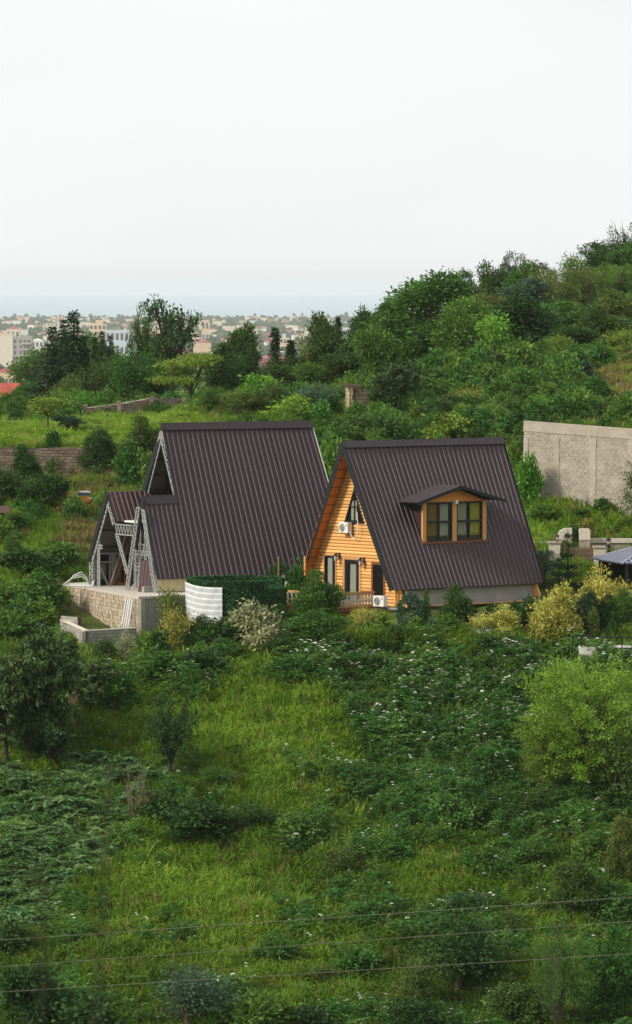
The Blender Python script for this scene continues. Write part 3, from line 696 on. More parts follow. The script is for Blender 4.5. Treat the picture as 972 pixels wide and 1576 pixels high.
# ------------------------------------------------------------------ block walls
def block_wall(name, p0, p1, zt0, zt1, zb0, zb1, bmat, mmat, bl=.42, bh=.21, th=.3, seed=1, label=None, cat='wall', skip=.0, joint=.014, jut=.02, parent=None, core='core', wv=.1):
    """Wall from p0 to p1 (x, y); the face is on the right-hand side of p0->p1 seen from above; blocks stand proud of recessed joints."""
    rg = np.random.default_rng(seed)
    a, b = Vector((p0[0], p0[1], 0)), Vector((p1[0], p1[1], 0)); d = b - a; Ln = d.length; d.normalize(); nrm = Vector((d.y, -d.x, 0))
    root = parent or tag(empty(name, (a.x, a.y, min(zb0, zb1))), label, cat)
    o = Vector(root.location)
    def at_(u, z, k=0): return a + d*u + nrm*k + Vector((0, 0, z)) - o
    c = MB(); c.mesh([at_(0, zb0, 0), at_(Ln, zb1, 0), at_(Ln, zt1, 0), at_(0, zt0, 0), at_(0, zb0, -th), at_(Ln, zb1, -th), at_(Ln, zt1, -th), at_(0, zt0, -th)],
                     [(0,1,2,3),(7,6,5,4),(4,5,1,0),(3,2,6,7),(0,3,7,4),(1,5,6,2)])
    c.build(core, mmat, root)
    bk = MB(); zmin, zmax = min(zb0, zb1), max(zt0, zt1); row = 0; z = zmin
    while z < zmax - .05:
        u = -bl*(.5 if row % 2 else 0) - rg.random()*.1
        while u < Ln:
            w = bl*(1 + rg.uniform(-wv, wv)); u0, u1 = max(u, 0)+joint/2, min(u+w, Ln)-joint/2; u += w
            if u1 - u0 < .05: continue
            um = (u0+u1)/2/Ln; top = zt0 + (zt1-zt0)*um; bot = zb0 + (zb1-zb0)*um
            z0, z1 = z+joint/2, min(z+bh-joint/2, top)
            if z1 - z0 < .06 or z1 < bot or rg.random() < skip: continue
            q = jut*(.4 + rg.random())
            bk.mesh([at_(u0, z0, .0), at_(u1, z0, .0), at_(u1, z1, .0), at_(u0, z1, .0), at_(u0, z0, q), at_(u1, z0, q), at_(u1, z1, q), at_(u0, z1, q)],
                    [(4,5,6,7),(0,1,5,4),(1,2,6,5),(2,3,7,6),(3,0,4,7)], 0 if rg.random() < .7 else 1)
        z += bh; row += 1
    o2 = bk.build('block', bmat, root); o2['kind'] = 'stuff'
    return root, at_, Ln
def tone(base, k, name):
    m = bpy.data.materials[base].copy(); m.name = name
    for n in m.node_tree.nodes:
        if n.type == 'VALTORGB':
            for e in n.color_ramp.elements: e.color = tuple(c*k for c in e.color[:3]) + (1,)
    return m
M['block_tan2'] = tone('tan_stone_block', .72, 'darker_tan_block'); M['block_grey2'] = tone('grey_concrete_block', .8, 'darker_grey_block')
M['block_warm2'] = tone('warm_grey_block', .84, 'darker_warm_block'); M['block_old2'] = tone('weathered_terrace_block', .7, 'mossy_block'); M['block_yel2'] = tone('yellowish_block', .85, 'darker_yellow_block')

# platform under the unfinished house
A = at(100, 0, 333.0); A = Vector((A.x, 333.0, 0)); B = Vector(((213-CX)/F*318.5, 318.5, 0)); rd = Vector((math.cos(TH2), math.sin(TH2), 0))
Cc = B + rd*9.0; Dd = A + rd*6.0
root, _, _ = block_wall('platform', (A.x, A.y), (B.x, B.y), 30.80, 30.80, 27.6, 27.8, [M['block_tan'], M['block_tan2']], M['mortar'], .36, .24, .4, 3,
                        'concrete platform with a tan block side wall under the unfinished house', 'platform', joint=.03, jut=.05)
o = Vector(root.location)
s = MB(); s.prism([Vector((p.x, p.y, 30.80)) - o + q for p, q in ((A, Vector((-.06, .05, 0))), (B, Vector((-.02, -.10, 0))), (Cc, Vector((0, -.1, 0))), (Dd, Vector((0, 0, 0))))], (0, 0, .15)); s.build('slab', M['slab'], root)
s = MB(); s.prism([Vector((p.x, p.y, 27.4)) - o for p in (B, Cc, Cc + Vector((0, .4, 0)), B + Vector((.15, .35, 0)))], (0, 0, 3.398)); s.build('front_wall', M['concrete'], root)
s = MB(); s.beam(B - o + Vector((.05, -.09, 27.5)), B - o + Vector((.05, -.09, 30.78)), .22, .2); s.build('corner_edge', M['mortar'], root)
# white drain pipes leaning in the corner
dv = (B - A).normalized(); nv = Vector((dv.y, -dv.x, 0))
pr = tag(empty('drain_pipe_rack', B - dv*.4 + nv*.25 + Vector((0, 0, 28.3))), 'bundle of white drain pipes leaning upright against the tan block wall', 'pipes')
for k in range(4):
    q = -dv*(.42*k); MB().tube([q + nv*(.35) - dv*.25, q + nv*.02 + Vector((0, 0, 2.45 + .1*(k % 2)))], .07, 8).build('pipe', M['pipe'], pr)
# low grey block enclosure in front
e0 = Vector(((92-CX)/F*322, 322, 0)); e1 = Vector(((129-CX)/F*313.5, 313.5, 0)); e2 = Vector(((209-CX)/F*315.5, 315.5, 0))
root, atf, Ln = block_wall('low_block_wall', (e1.x, e1.y), (e2.x, e2.y), 29.12, 29.16, 27.2, 27.4, [M['block_grey'], M['block_grey2']], M['mortar_d'], .42, .22, .25, 5,
                   'low L-shaped grey block wall in front of the tan platform wall', 'wall', joint=.02, jut=.03)
block_wall('x', (e0.x, e0.y), (e1.x, e1.y), 29.24, 29.12, 27.5, 27.4, [M['block_grey'], M['block_grey2']], M['mortar_d'], .42, .22, .25, 6, parent=root, joint=.02, jut=.03)
o = Vector(root.location); s = MB()
for a, b, z0, z1 in ((e1, e2, 29.14, 29.18), (e0, e1, 29.26, 29.144)):
    dd_ = (b-a).normalized(); nn_ = Vector((dd_.y, -dd_.x, 0)); s.mesh([a+nn_*.05+Vector((0,0,z0))-o, b+nn_*.05+Vector((0,0,z1))-o, b-nn_*.28+Vector((0,0,z1))-o, a-nn_*.28+Vector((0,0,z0))-o,
        a+nn_*.05+Vector((0,0,z0+.06))-o, b+nn_*.05+Vector((0,0,z1+.06))-o, b-nn_*.28+Vector((0,0,z1+.06))-o, a-nn_*.28+Vector((0,0,z0+.06))-o], [(3,2,1,0),(4,5,6,7),(0,1,5,4),(1,2,6,5),(2,3,7,6),(3,0,4,7)])
s.build('coping', M['stone_lt'], root)
f0 = Vector(((93-CX)/F*321.2, 321.2, 0)); f1 = Vector(((119-CX)/F*319.6, 319.6, 0))
block_wall('block_stub', (f0.x, f0.y), (f1.x, f1.y), 29.6, 29.6, 28.8, 28.8, [M['block_grey'], M['block_grey2']], M['mortar_d'], .42, .22, .25, 8, 'short grey block stub behind the low wall corner', 'wall')

# big block wall on the right
p0 = at(806, 700, 352); p1 = at(1030, 700, 346)
root, atf, Ln = block_wall('tall_block_wall', (p0.x, p0.y), (p1.x, p1.y), 40.80, 40.22, 34.2, 34.4, [M['block_warm'], M['block_warm2']], M['mortar'], .42, .205, .35, 11,
                   'tall bare concrete block wall with mortar pilasters on the grassy slope', 'wall', joint=.036, jut=.022, wv=.03)
for u, w in ((.16, .34), (2.55, .46), (5.35, .5), (8.3, .45)):
    rg = np.random.default_rng(int(u*10)+3); q = MB(); zz0 = 34.2; pts = []
    for k in range(15):
        z = zz0 + 5.55*k/14; pts.append((u - w/2*(1+rg.uniform(-.22, .22)), u + w/2*(1+rg.uniform(-.22, .22)), z))
    v = [atf(l, z, .055) for l, h, z in pts] + [atf(h, z, .055) for l, h, z in pts] + [atf(l, z, .0) for l, h, z in pts] + [atf(h, z, .0) for l, h, z in pts]
    fcs = [(i, 15+i, 16+i, i+1) for i in range(14)] + [(30+i, i, i+1, 31+i) for i in range(14)] + [(15+i, 45+i, 46+i, 16+i) for i in range(14)]
    q.mesh(v, fcs).build('pilaster', M['concrete_w'], root)
q = MB(); n_ = 24
for i in range(n_):
    t0, t1 = i/n_, (i+1)/n_
    z0, z1 = 40.80 - .58*t0, 40.80 - .58*t1
    for (ta, tb, ma) in ((-.02, .07, 1), (-.62, -.022, 0)):
        q.mesh([atf(Ln*t0, z0+ta, .065 if ma else .06), atf(Ln*t1, z1+ta, .065 if ma else .06), atf(Ln*t1, z1+tb, .065 if ma else .06), atf(Ln*t0, z0+tb, .065 if ma else .06), atf(Ln*t1, z1+tb, -.4), atf(Ln*t0, z0+tb, -.4), atf(Ln*t0, z0+ta, 0), atf(Ln*t1, z1+ta, 0)],
               [(0,1,2,3),(3,2,4,5),(6,7,1,0)], ma)
q.build('cap_beam', [M['block_warm'], M['concrete_w']], root)

# weathered terrace walls on the left slope
def wall_px(name, pts, label, bm, mm, seed, **kw):
    """pts: (px, y_top, y_base, Y)"""
    root = None
    for k in range(len(pts)-1):
        (x0, t0, b0, Y0), (x1, t1, b1, Y1) = pts[k], pts[k+1]
        P0, P1 = at(x0, t0, Y0), at(x1, t1, Y1); z0, z1 = at(x0, b0, Y0).z - .6, at(x1, b1, Y1).z - .6
        r, _, _ = block_wall(name, (P0.x, P0.y), (P1.x, P1.y), P0.z, P1.z, z0, z1, bm, mm, seed=seed+k, label=label, parent=root, **kw); root = root or r
    return root
old = [M['block_old'], M['block_old2']]
wall_px('terrace_wall', [(-60, 693, 745, 370.1), (60, 690, 742, 370.0), (130, 688, 735, 370.0), (172, 690, 728, 370.0)], 'mossy lower terrace wall holding up the bright grass strip', old, M['mortar_d'], 21, bl=.5, bh=.22, th=.5, jut=.05, joint=.03)
r = wall_px('boundary_wall', [(-50, 648, 663, 404), (78, 648, 661, 405)], 'low weathered block wall behind the bright grass, cut by the left edge', old, M['mortar'], 31, bl=.5, bh=.22, th=.3, jut=.04, joint=.035)
r = wall_px('boundary_wall', [(130, 628, 646, 407), (182, 622, 644, 409), (232, 613, 640, 411), (298, 614, 636, 413)], 'stepped weathered block wall with pillars in front of the spruces', [M['block_old'], M['block_tan2']], M['mortar'], 41, bl=.5, bh=.22, th=.3, jut=.04, joint=.035)
for x, t, b_, Y in ((131, 622, 648, 406.6), (183, 617, 646, 408.6), (233, 610, 642, 410.6), (283, 612, 638, 412.2)):
    a = at(x, t, Y); zb_ = at(x, b_, Y).z - .5; o = Vector(r.location)
    MB().box((a.x-.17-o.x, Y-.25-o.y, zb_-o.z), (a.x+.17-o.x, Y+.2-o.y, a.z-o.z)).build('pillar', M['block_old'], r)
# yellowish block hut in the trees
h0 = at(532, 600, 396); h1 = at(541, 600, 394.0); h2 = at(569, 600, 395)
hut, _, _ = block_wall('block_hut', (h1.x, h1.y), (h2.x, h2.y), at(541, 596, 394).z, at(569, 600, 395).z, 39.0, 39.0, [M['block_yel'], M['block_yel2']], M['mortar_d'], .42, .3, .3, 51, 'yellowish block hut half hidden under a dark tree', 'hut', joint=.03, jut=.04)
block_wall('x', (h0.x, h0.y), (h1.x, h1.y), at(532, 592, 396).z, at(541, 596, 394).z, 39, 39, [M['block_yel'], M['block_yel2']], M['mortar_d'], .42, .3, .3, 52, parent=hut, joint=.03, jut=.04)
o = Vector(hut.location); q = MB()
for k in range(3): q.beam(at(530, 590+2.6*k, 395.5-.4*k) - o, at(558, 595+2.6*k, 393.5) - o, .35, .07)
q.build('roof_plank', M['bark'], hut)
tp = MB(); rg = np.random.default_rng(4); nxt, nyt = 8, 5; c0 = at(518, 637, 393)
c0.z = tz(c0.x, c0.y)
v = []
for j in range(nyt):
    for i in range(nxt): v.append(((i/(nxt-1)-.5)*1.7, (j/(nyt-1)-.5)*1.6, .75*math.exp(-((i-3.8)/2.2)**2) + rg.uniform(0, .22)))
tp.mesh(v, [(j*nxt+i, j*nxt+i+1, (j+1)*nxt+i+1, (j+1)*nxt+i) for j in range(nyt-1) for i in range(nxt-1)])
tag(tp.build('tarpaulin', M['tarp'], None, c0), 'crumpled grey tarpaulin on the ground beside the yellowish hut', 'tarpaulin')

# ------------------------------------------------------------------ round hedge terrace
tc_ = at(365, 893, 316.0); TX, TY, TR_, TZ0, TZ1 = tc_.x, 316.0, 3.02, 29.98, 32.22
rt_ = tag(empty('round_terrace', (TX, TY, TZ0)), 'round raised terrace screened by artificial hedge, between the two A-frame houses', 'terrace')
MB().lathe([(TR_-.05, -.34), (TR_+.10, -.30), (TR_+.10, -.10), (TR_-.02, -.06)], 48).build('floor_slab', M['slab'], rt_)
MB().lathe([(.28, -3.0), (.28, -.34)], 12, c=((316-365)/25.3, -.6)).build('pillar', M['concrete_w'], rt_)
def arc(mb, a0, a1, r, z0, z1, n=40, m=0, wob=0):
    for i in range(n):
        t0, t1 = math.radians(a0+(a1-a0)*i/n), math.radians(a0+(a1-a0)*(i+1)/n)
        w0, w1 = wob*math.sin(i*.5), wob*math.sin((i+1)*.5)
        mb.poly([(r*math.cos(t0), r*math.sin(t0), z0), (r*math.cos(t1), r*math.sin(t1), z0), (r*math.cos(t1), r*math.sin(t1), z1+w1), (r*math.cos(t0), r*math.sin(t0), z1+w0)], m)
def hedge_arc(a0, a1, z0, z1, seed):
    bk = MB(); arc(bk, a0, a1, TR_-.02, z0, z1); arc(bk, a1, a0, TR_-.08, z0, z1); ob = bk.build('hedge_panel', M['hedge_b'], rt_)
    rg = np.random.default_rng(seed); n = int(abs(a1-a0)*60*(z1-z0)/2.2)
    th = np.radians(rg.uniform(a0, a1, n)); z = rg.uniform(z0, z1+.06, n); rr_ = TR_-.05 + rg.choice([-1, 1], n)*rg.uniform(.03, .12, n)
    lm = MB()
    for t, zz_, r_ in zip(th, z, rr_):
        c = Vector((r_*math.cos(t), r_*math.sin(t), zz_)); a = Vector(rg.normal(size=3)).normalized()*.075; b = Vector(rg.normal(size=3)).normalized()*.045
        lm.poly([c-a, c+b, c+a, c-b])
    q = lm.data('hedge_leaves', M['hedge']); at_ = q.attributes.new('tint', 'FLOAT', 'FACE'); at_.data.foreach_set('value', rg.random(n))
    q = link('hedge_leaves', q, ob); q['kind'] = 'stuff'
hedge_arc(20, 181, .05, 2.22, 1); hedge_arc(180, 305, .05, 2.20, 2); hedge_arc(306, 352, .05, 1.72, 3)
cl = tag(empty('cloth_cover', (TX, TY, TZ0)), 'white and grey striped cloth wrapped round the left of the hedge terrace', 'cloth')
c = MB(); nb = 6
zs = np.linspace(-.02, 2.36, 2*nb+2)
for i in range(len(zs)-1):
    ww = .72 if i % 2 == 0 else .28
zz_ = -.02; k = 0
while zz_ < 2.0:
    hgt = .24 if k % 2 == 0 else .10
    for j in range(40):
        t0, t1 = math.radians(176 + 78*j/40), math.radians(176 + 78*(j+1)/40)
        def rr2(t, z): return TR_ + .15 + .02*math.sin(9*t + z*2) + .012*math.sin(23*t - z*4)
        def zz2(t, z): return z + .05*math.sin(t*4+1) - .12*(t - math.radians(176))
        pts = [(rr2(t, z)*math.cos(t), rr2(t, z)*math.sin(t), zz2(t, z)) for t, z in ((t0, zz_), (t1, zz_), (t1, zz_+hgt), (t0, zz_+hgt))]
        c.poly(pts, k % 2)
    zz_ += hgt; k += 1
c.build('cloth', [M['fabric'], M['fabric_w']], cl, smooth=True)
del cl['label']; del cl['category']
# make the cloth one plain mesh object
co = [ch for ch in bpy.data.objects if ch.parent == cl][0]; co.parent = None; co.location = cl.location; bpy.data.objects.remove(cl)
co.name = 'cloth_cover'; tag(co, 'white and grey striped cloth wrapped round the left of the hedge terrace', 'cloth')
# pole and lantern beside the terrace
pb_ = at(428, 893, 320); pz = tz(pb_.x, 320)
tag(MB().tube([(0, 0, 0), (.02, 0, at(428, 857, 320).z - pz)], [.07, .05], 7).build('wooden_pole', M['bark_l'], None, (pb_.x, 320, pz)), 'thin upright wooden pole right of the round hedge terrace', 'pole')

def post_lantern(px, ytop, ybot, Y, label, s=1.0, group='black lanterns on garden pillars'):
    b = at(px, ybot, Y); h = at(px, ytop, Y).z - b.z
    t = empty('post_lantern', b); tag(t, label, 'lantern', group)
    k = h/.62
    l = MB(); l.lathe([(.10*k, 0), (.06*k, .05*k), (.06*k, .10*k), (.14*k, .14*k), (.14*k, .16*k)], 6); l.lathe([(.24*k, .44*k), (.10*k, .56*k), (.03*k, .62*k)], 6)
    for a in range(4):
        x, y = .13*k*math.cos(a*math.pi/2+.785), .13*k*math.sin(a*math.pi/2+.785); l.beam((x, y, .16*k), (x*1.35, y*1.35, .44*k), .025*k)
    l.build('cage', M['iron'], t)
    MB().lathe([(.10*k, .165*k), (.14*k, .435*k)], 6).build('shade', M['lamp_glass'], t)
    return t
lp = at(437, 893, 321); lz = tz(lp.x, 321)
MB_ = MB().box((-.18, -.18, -.3), (.18, .18, at(437, 895, 321).z - lz)); tag(MB_.build('lantern_pillar', M['render_w'], None, (lp.x, 321, lz)), 'pale pillar carrying a lantern right of the round hedge terrace', 'pillar')
post_lantern(437, 880, 894.5, 321, 'black lantern on the pale pillar by the round hedge terrace')

# loose things by the unfinished house
for k, (r, g, w, h, lab) in enumerate(((-3.35, 3.55, 1.05, 1.95, None),)):
    base = to_world(P2(r, g, 30.955), shell)
    t = MB(); n = 16
    pts = [(w*(i/n-.5), .03*(1 if i % 4 in (1, 2) else 0)) for i in range(n+1)]
    v = [(x, y, 0) for x, y in pts] + [(x+.06, y+.28, h) for x, y in pts]
    t.mesh(v, [(i, i+1, n+2+i, n+1+i) for i in range(n)]); t.mesh([(x, y+.06, z) for x, y, z in v], [(n+1+i, n+2+i, i+1, i) for i in range(n)])
    t.mesh([v[0], v[n], v[2*n+1], v[n+1], *[(a, b+.06, c) for a, b, c in (v[0], v[n], v[2*n+1], v[n+1])]], [(0,3,7,4),(1,5,6,2),(3,2,6,7)])
    o_ = t.build('roof_sheet_stack', M['roof_red'], None, base); o_.rotation_euler = (0, 0, TH2 - 1.1); tag(o_, 'dark red roof sheets leaning upright under the porch edge of the unfinished house', 'roof sheets')
b0 = to_world(P2(-3.3, 3.9, 30.955), shell); t = MB().box((-.4, -.15, 0), (.4, .15, .36)); o_ = t.build('concrete_block', M['block_grey'], None, b0); o_.rotation_euler.z = .5
tag(o_, 'grey concrete block lying on the platform by the red sheets', 'block')
b0 = to_world(P2(-3.6, -4.1, 30.955), shell)
pb = MB()
for k, (hx, hh) in enumerate(((.9, .9), (1.05, .75), (1.2, .62))): pb.tube([(-hx, -.2-.1*k, .06), (-hx*.55, -.15, hh*.75), (0, -.1, hh), (.35, 0, hh*.6), (.5, .1, .06)], .035, 6)
pb.tube([(-1.2, -.5, .05), (.3, -.7, .05), (.75, -.75, .06)], .06, 6); pb.tube([(.75, -.75, .06), (.82, -.7, .38)], .05, 6)
tag(pb.build('plastic_pipes', M['pipe'], None, b0), 'tangle of bent white plastic pipes at the platform corner', 'pipes')

# ------------------------------------------------------------------ beehives, shed, garden walls, gate, pavilion
def hive(px, py, w, mats, label, h=None):
    Y = ground_hit(px, py); p = at(px, py, Y); z = tz(p.x, Y)
    t = tag(empty('beehive', (p.x, Y, z), .3), label, 'beehive', 'beehives on the slope')
    h = h or w
    t.location.z += .3
    b = MB(); b.box((-w/2, -w/2, .08), (w/2, w/2, h*.55)); b.box((-w/2-.02, -.05-w/2, .0), (w/2+.02, w/2, .078)); b.box((-w/2+.05, -w/2+.05, -.7), (w/2-.05, w/2-.05, -.003)); b.build('body', mats[0], t)
    MB().box((-w/2+.004, -w/2+.004, h*.553), (w/2-.004, w/2-.004, h*.82)).build('super', mats[1], t)
    MB().box((-w/2-.04, -w/2-.04, h*.823), (w/2+.04, w/2+.04, h*.95)).build('lid', mats[2], t)
hive(129, 780, .62, (M['hive_o'], M['hive_b'], M['hive_w']), 'orange beehive with a blue and white top on the grassy slope', .78)
hive(137, 781, .34, (M['hive_r'], M['hive_w'], M['hive_w']), 'small red and white hive box beside the orange beehive', .36)
Ysh = ground_hit(-6, 838); sp = at(-16, 838, Ysh); sz = tz(sp.x, Ysh)
sh = tag(empty('shed', (sp.x, Ysh, sz), 0), 'small shed with a rusty sheet roof at the left edge', 'shed')
zt = at(0, 789, Ysh).z - sz; zt2 = at(0, 806, Ysh).z - sz
MB().box((-1.2, 0, -.4), (.92, 2.0, zt2)).build('wall', M['render_w'], sh)
MB().box((-1.2, .002, zt2+.001), (.90, 2.0, zt-.02)).build('upper_wall', M['ply'], sh)
q = MB(); roof_sheet(q, (-1.4, 2.3, zt+.35), (1.25, 2.3, zt+.35), (-1.4, -.35, zt), (1.25, -.35, zt), 12, (0, -.13, 1), .02, .1, .03); q.build('roof', [M['rust'], M['rust']], sh)

YG = 339.0
def ga_(px, py, Y=YG): return at(px, py, Y)
gwl = tag(empty('garden_wall', ga_(905, 880)), 'pinkish stone garden wall with pale coping below the grass slope', 'wall'); o = Vector(gwl.location)
def wbox(root, name, m, x0, y0, x1, y1, Y, th=.4, drop=0):
    a, b = at(x0, y1, Y), at(x1, y0, Y); o = Vector(root.location)
    return MB().box((a.x-o.x, Y-o.y, a.z-o.z-drop), (b.x-o.x, Y+th-o.y, b.z-o.z)).build(name, m, root)
wbox(gwl, 'wall_body', M['stone_pk'], 905, 836, 990, 872, 341.2, .35, .5); wbox(gwl, 'coping', M['stone_lt'], 904, 829, 992, 835.6, 341.1, .5)
wbox(gwl, 'wall_body', M['stone_pk'], 820, 838, 862, 872, 341.2, .35, .5); wbox(gwl, 'coping', M['stone_lt'], 818, 833, 862, 837.6, 341.1, .5)
def gate_post(label, x0, x1, yt, yb, Y, left):
    a, b = at(x0, yb, Y), at(x1, yt, Y)
    t = tag(empty('gate_post', ((a.x+b.x)/2, Y, a.z)), label, 'gate post', 'stone gate posts above the garden'); w = (b.x-a.x)/2; h = b.z-a.z
    MB().box((-w, 0, -.6), (w, .6, h*.55)).build('shaft', M['stone_pk'], t)
    if left: pf = [(-w, h*.552), (w, h*.552), (w, h), (0, h*.99), (-w*.6, h*.88), (-w*.95, h*.70)]
    else: pf = [(-w, h*.552), (w, h*.552), (w, h*.95), (w*.8, h), (-w*.8, h), (-w, h*.95)]
    MB().prism([(x, -.03, z) for x, z in pf], (0, .66, 0)).build('cap_stone', M['stone_lt'], t)
gate_post('stone gate post with a sloping rounded top', 857, 880, 813, 852, 340.4, True)
gate_post('square stone gate post beside the rusty gate', 891, 908, 814, 852, 340.4, False)
gt = tag(empty('rusty_gate', ga_(894, 830, 342.5)), 'open rusty iron gate behind the square stone gate post', 'gate'); o = Vector(gt.location)
q = MB(); q.beam(at(894, 838, 342.5)-o, at(894, 797, 342.5)-o, .07); q.beam(at(912, 838, 343.5)-o, at(912, 807, 343.5)-o, .06); q.beam(at(894, 809, 342.5)-o, at(912, 807, 343.5)-o, .06); q.beam(at(894, 814, 342.5)-o, at(912, 812, 343.5)-o, .05)
q.build('frame', M['rust'], gt)
for k in range(5):
    x = 897+3.0*k; MB().beam(at(x, 836, 342.6+.06*k*3)-o, at(x, 809, 342.6+.06*k*3)-o, .035).build('bar', M['rust'], gt)
sf = tag(empty('slat_fence', at(890, 870, 338)), 'brown upright slat fence between the two white garden pillars', 'fence'); o = Vector(sf.location)
x = 862.0
sme = None
while x < 914:
    a = at(x, 868, 338) - o; hgt = at(x, 842 - .5*math.sin(x), 338).z - at(x, 868, 338).z
    if sme is None: sme = MB().prism([(-.055, 0, 0), (.055, 0, 0), (.055, 0, hgt-.08), (0, 0, hgt), (-.055, 0, hgt-.08)], (0, .03, 0)).data('slat', M['slat'])
    link('slat', sme, sf, a); x += 3.15
q = MB(); q.box(at(862, 865, 338)-o+Vector((0, .032, 0)), at(915, 862.5, 338)-o+Vector((0, .08, 0))); q.box(at(862, 849, 338)-o+Vector((0, .032, 0)), at(915, 846.5, 338)-o+Vector((0, .08, 0))); q.build('rail', M['bark_d'], sf)
wbox(sf, 'base_wall', M['render_w'], 858, 868.5, 916, 884, 337.9, .3, .5)
def white_pillar(x0, x1, yt, yb, Y, label):
    a, b = at(x0, yb, Y), at(x1, yt, Y); t = tag(empty('white_pillar', ((a.x+b.x)/2, Y, a.z)), label, 'pillar', 'white pillars of the garden fence'); w = (b.x-a.x)/2; h = b.z-a.z
    MB().box((-w, 0, -.8), (w, 2*w, h-.1)).build('shaft', M['render_w'], t); MB().box((-w-.08, -.08, h-.098), (w+.08, 2*w+.08, h)).build('cap_stone', M['stone_pk'], t)
white_pillar(845, 862, 834, 890, 337.6, 'white pillar with a lantern at the left end of the slat fence')
white_pillar(914, 934, 841, 890, 337.4, 'white pillar at the right end of the slat fence beside the pavilion roof')
post_lantern(857, 822, 834, 337.9, 'black lantern on the left white pillar of the slat fence')
post_lantern(936, 827, 841.5, 337.8, 'black lantern near the tip of the pavilion roof')
# pavilion
pc = at(1008, 862, 328.0); gzr = tag(empty('garden_pavilion', (pc.x, 328.0, tz(pc.x, 328.0)), .25), 'garden pavilion with a blue-grey ribbed hip roof at the right edge', 'pavilion')
ezz = pc.z - gzr.location.z; apz = at(1008, 833, 328).z - gzr.location.z; hs = 3.2
q = MB(); ql = MB(); cs = [(-hs, -hs), (hs, -hs), (hs, hs), (-hs, hs)]
for k in range(4):
    (x0, y0), (x1, y1) = cs[k], cs[(k+1) % 4]; a, b, c = Vector((x0, y0, ezz)), Vector((x1, y1, ezz)), Vector((0, 0, apz))
    q.poly([a, b, c]); q.poly([a+Vector((0, 0, -.06)), c+Vector((0, 0, -.06)), b+Vector((0, 0, -.06))]); q.poly([a, a+Vector((0, 0, -.06)), b+Vector((0, 0, -.06)), b])
    nrm = (b-a).cross(c-a).normalized(); mid = (a+b)/2; nn_ = 19
    for i in range(1, nn_):
        e = a.lerp(b, i/nn_); tt = 1 - abs(i/nn_-.5)*2; topp = e + (c-mid)*tt
        ql.beam(e + nrm*.02, topp + nrm*.02, .09, .06, up=nrm)
    ql.beam(a+nrm*.02, c+nrm*.02, .12, .09)
q.build('roof', M['gaz'], gzr); ql.build('roof_seam', M['gaz_l'], gzr)
for x, y in cs: MB().box((x*.86-.09, y*.86-.09, -.3), (x*.86+.09, y*.86+.09, ezz-.07)).build('post', M['iron'], gzr)
MB().box((-hs*.8, -hs*.8, -.25), (hs*.8, hs*.8, .12)).build('floor', M['concrete'], gzr)
q = MB(); q.box((-hs*.84, hs*.80, .12), (hs*.84, hs*.84, ezz-.1)); q.box((-hs*.7, -.6, .7), (hs*.6, .8, .8)); q.box((-hs*.5, -.2, .122), (-hs*.4, .2, .7)); q.box((hs*.3, -.2, .122), (hs*.4, .2, .7)); q.build('back_screen', M['dark_in'], gzr)
# patio with black railing
pt = tag(empty('patio', at(940, 1000, 306.5)), 'white paved patio edge at the right with garden plants behind', 'patio'); o = Vector(pt.location)
c1, c2 = at(891, 1003, 306), at(1010, 1003, 306); z1 = at(930, 993, 307.6).z
MB().box((c1.x-o.x, 305.6-o.y, z1-2.2-o.z), (c2.x-o.x, 311.5-o.y, z1-o.z)).build('slab', M['patio'], pt)
rlr = tag(empty('patio_railing', at(930, 1002, 305.9)), 'black iron railing along the white patio edge', 'railing'); o = Vector(rlr.location)
q = MB()
for (xa, ya, xb, yb, Y0, Y1) in ((880, 979, 1000, 982, 305.8, 305.5), (893, 997.5, 1000, 997.5, 305.8, 305.5), (880, 979, 905, 973, 305.8, 310)): q.beam(at(xa, ya, Y0)-o, at(xb, yb, Y1)-o, .07)
q.build('rail', M['iron'], rlr)
for x in (881, 895, 957, 990): MB().beam(at(x, 1006, 305.75)-o, at(x, 977 if x == 957 else 980, 305.75)-o, .07).build('post', M['iron'], rlr)
# ------------------------------------------------------------------ foliage
def unit(a): return a / np.maximum(np.linalg.norm(a, axis=-1, keepdims=True), 1e-6)
def leaf_faces(c, axis, L, W, rg, nbias=(0, 0, .8), nrand=.8):
    """Rhombic leaves: c base points (N,3), axis directions, lengths and widths; returns verts (N*4,3)."""
    n = len(c); axis = unit(axis); up = unit(rg.normal(size=(n, 3))*nrand + np.array(nbias))
    side = unit(np.cross(axis, up)); nor = np.cross(side, axis)
    L = np.asarray(L).reshape(-1, 1); W = np.asarray(W).reshape(-1, 1)
    mid = c + axis*L*.5 + nor*L*.10
    return np.stack([c, mid - side*W*.5, c + axis*L, mid + side*W*.5], 1).reshape(-1, 3)
def quads_mesh(name, parts, mats):
    """parts: list of (verts Nx4 stacked, tint per quad, material index)."""
    V = np.concatenate([p[0] for p in parts]); n = len(V)//4
    me = bpy.data.meshes.new(name)
    me.vertices.add(len(V)); me.vertices.foreach_set('co', V.astype(np.float32).ravel())
    me.loops.add(n*4); me.loops.foreach_set('vertex_index', np.arange(n*4, dtype=np.int32))
    me.polygons.add(n); me.polygons.foreach_set('loop_start', np.arange(0, n*4, 4, dtype=np.int32)); me.polygons.foreach_set('loop_total', np.full(n, 4, np.int32))
    for m in mats: me.materials.append(m)
    me.polygons.foreach_set('material_index', np.concatenate([np.full(len(p[0])//4, p[2], np.int32) for p in parts]))
    a = me.attributes.new('tint', 'FLOAT', 'FACE'); a.data.foreach_set('value', np.concatenate([p[1] for p in parts]).astype(np.float32))
    me.update(calc_edges=True); me.validate()
    return me
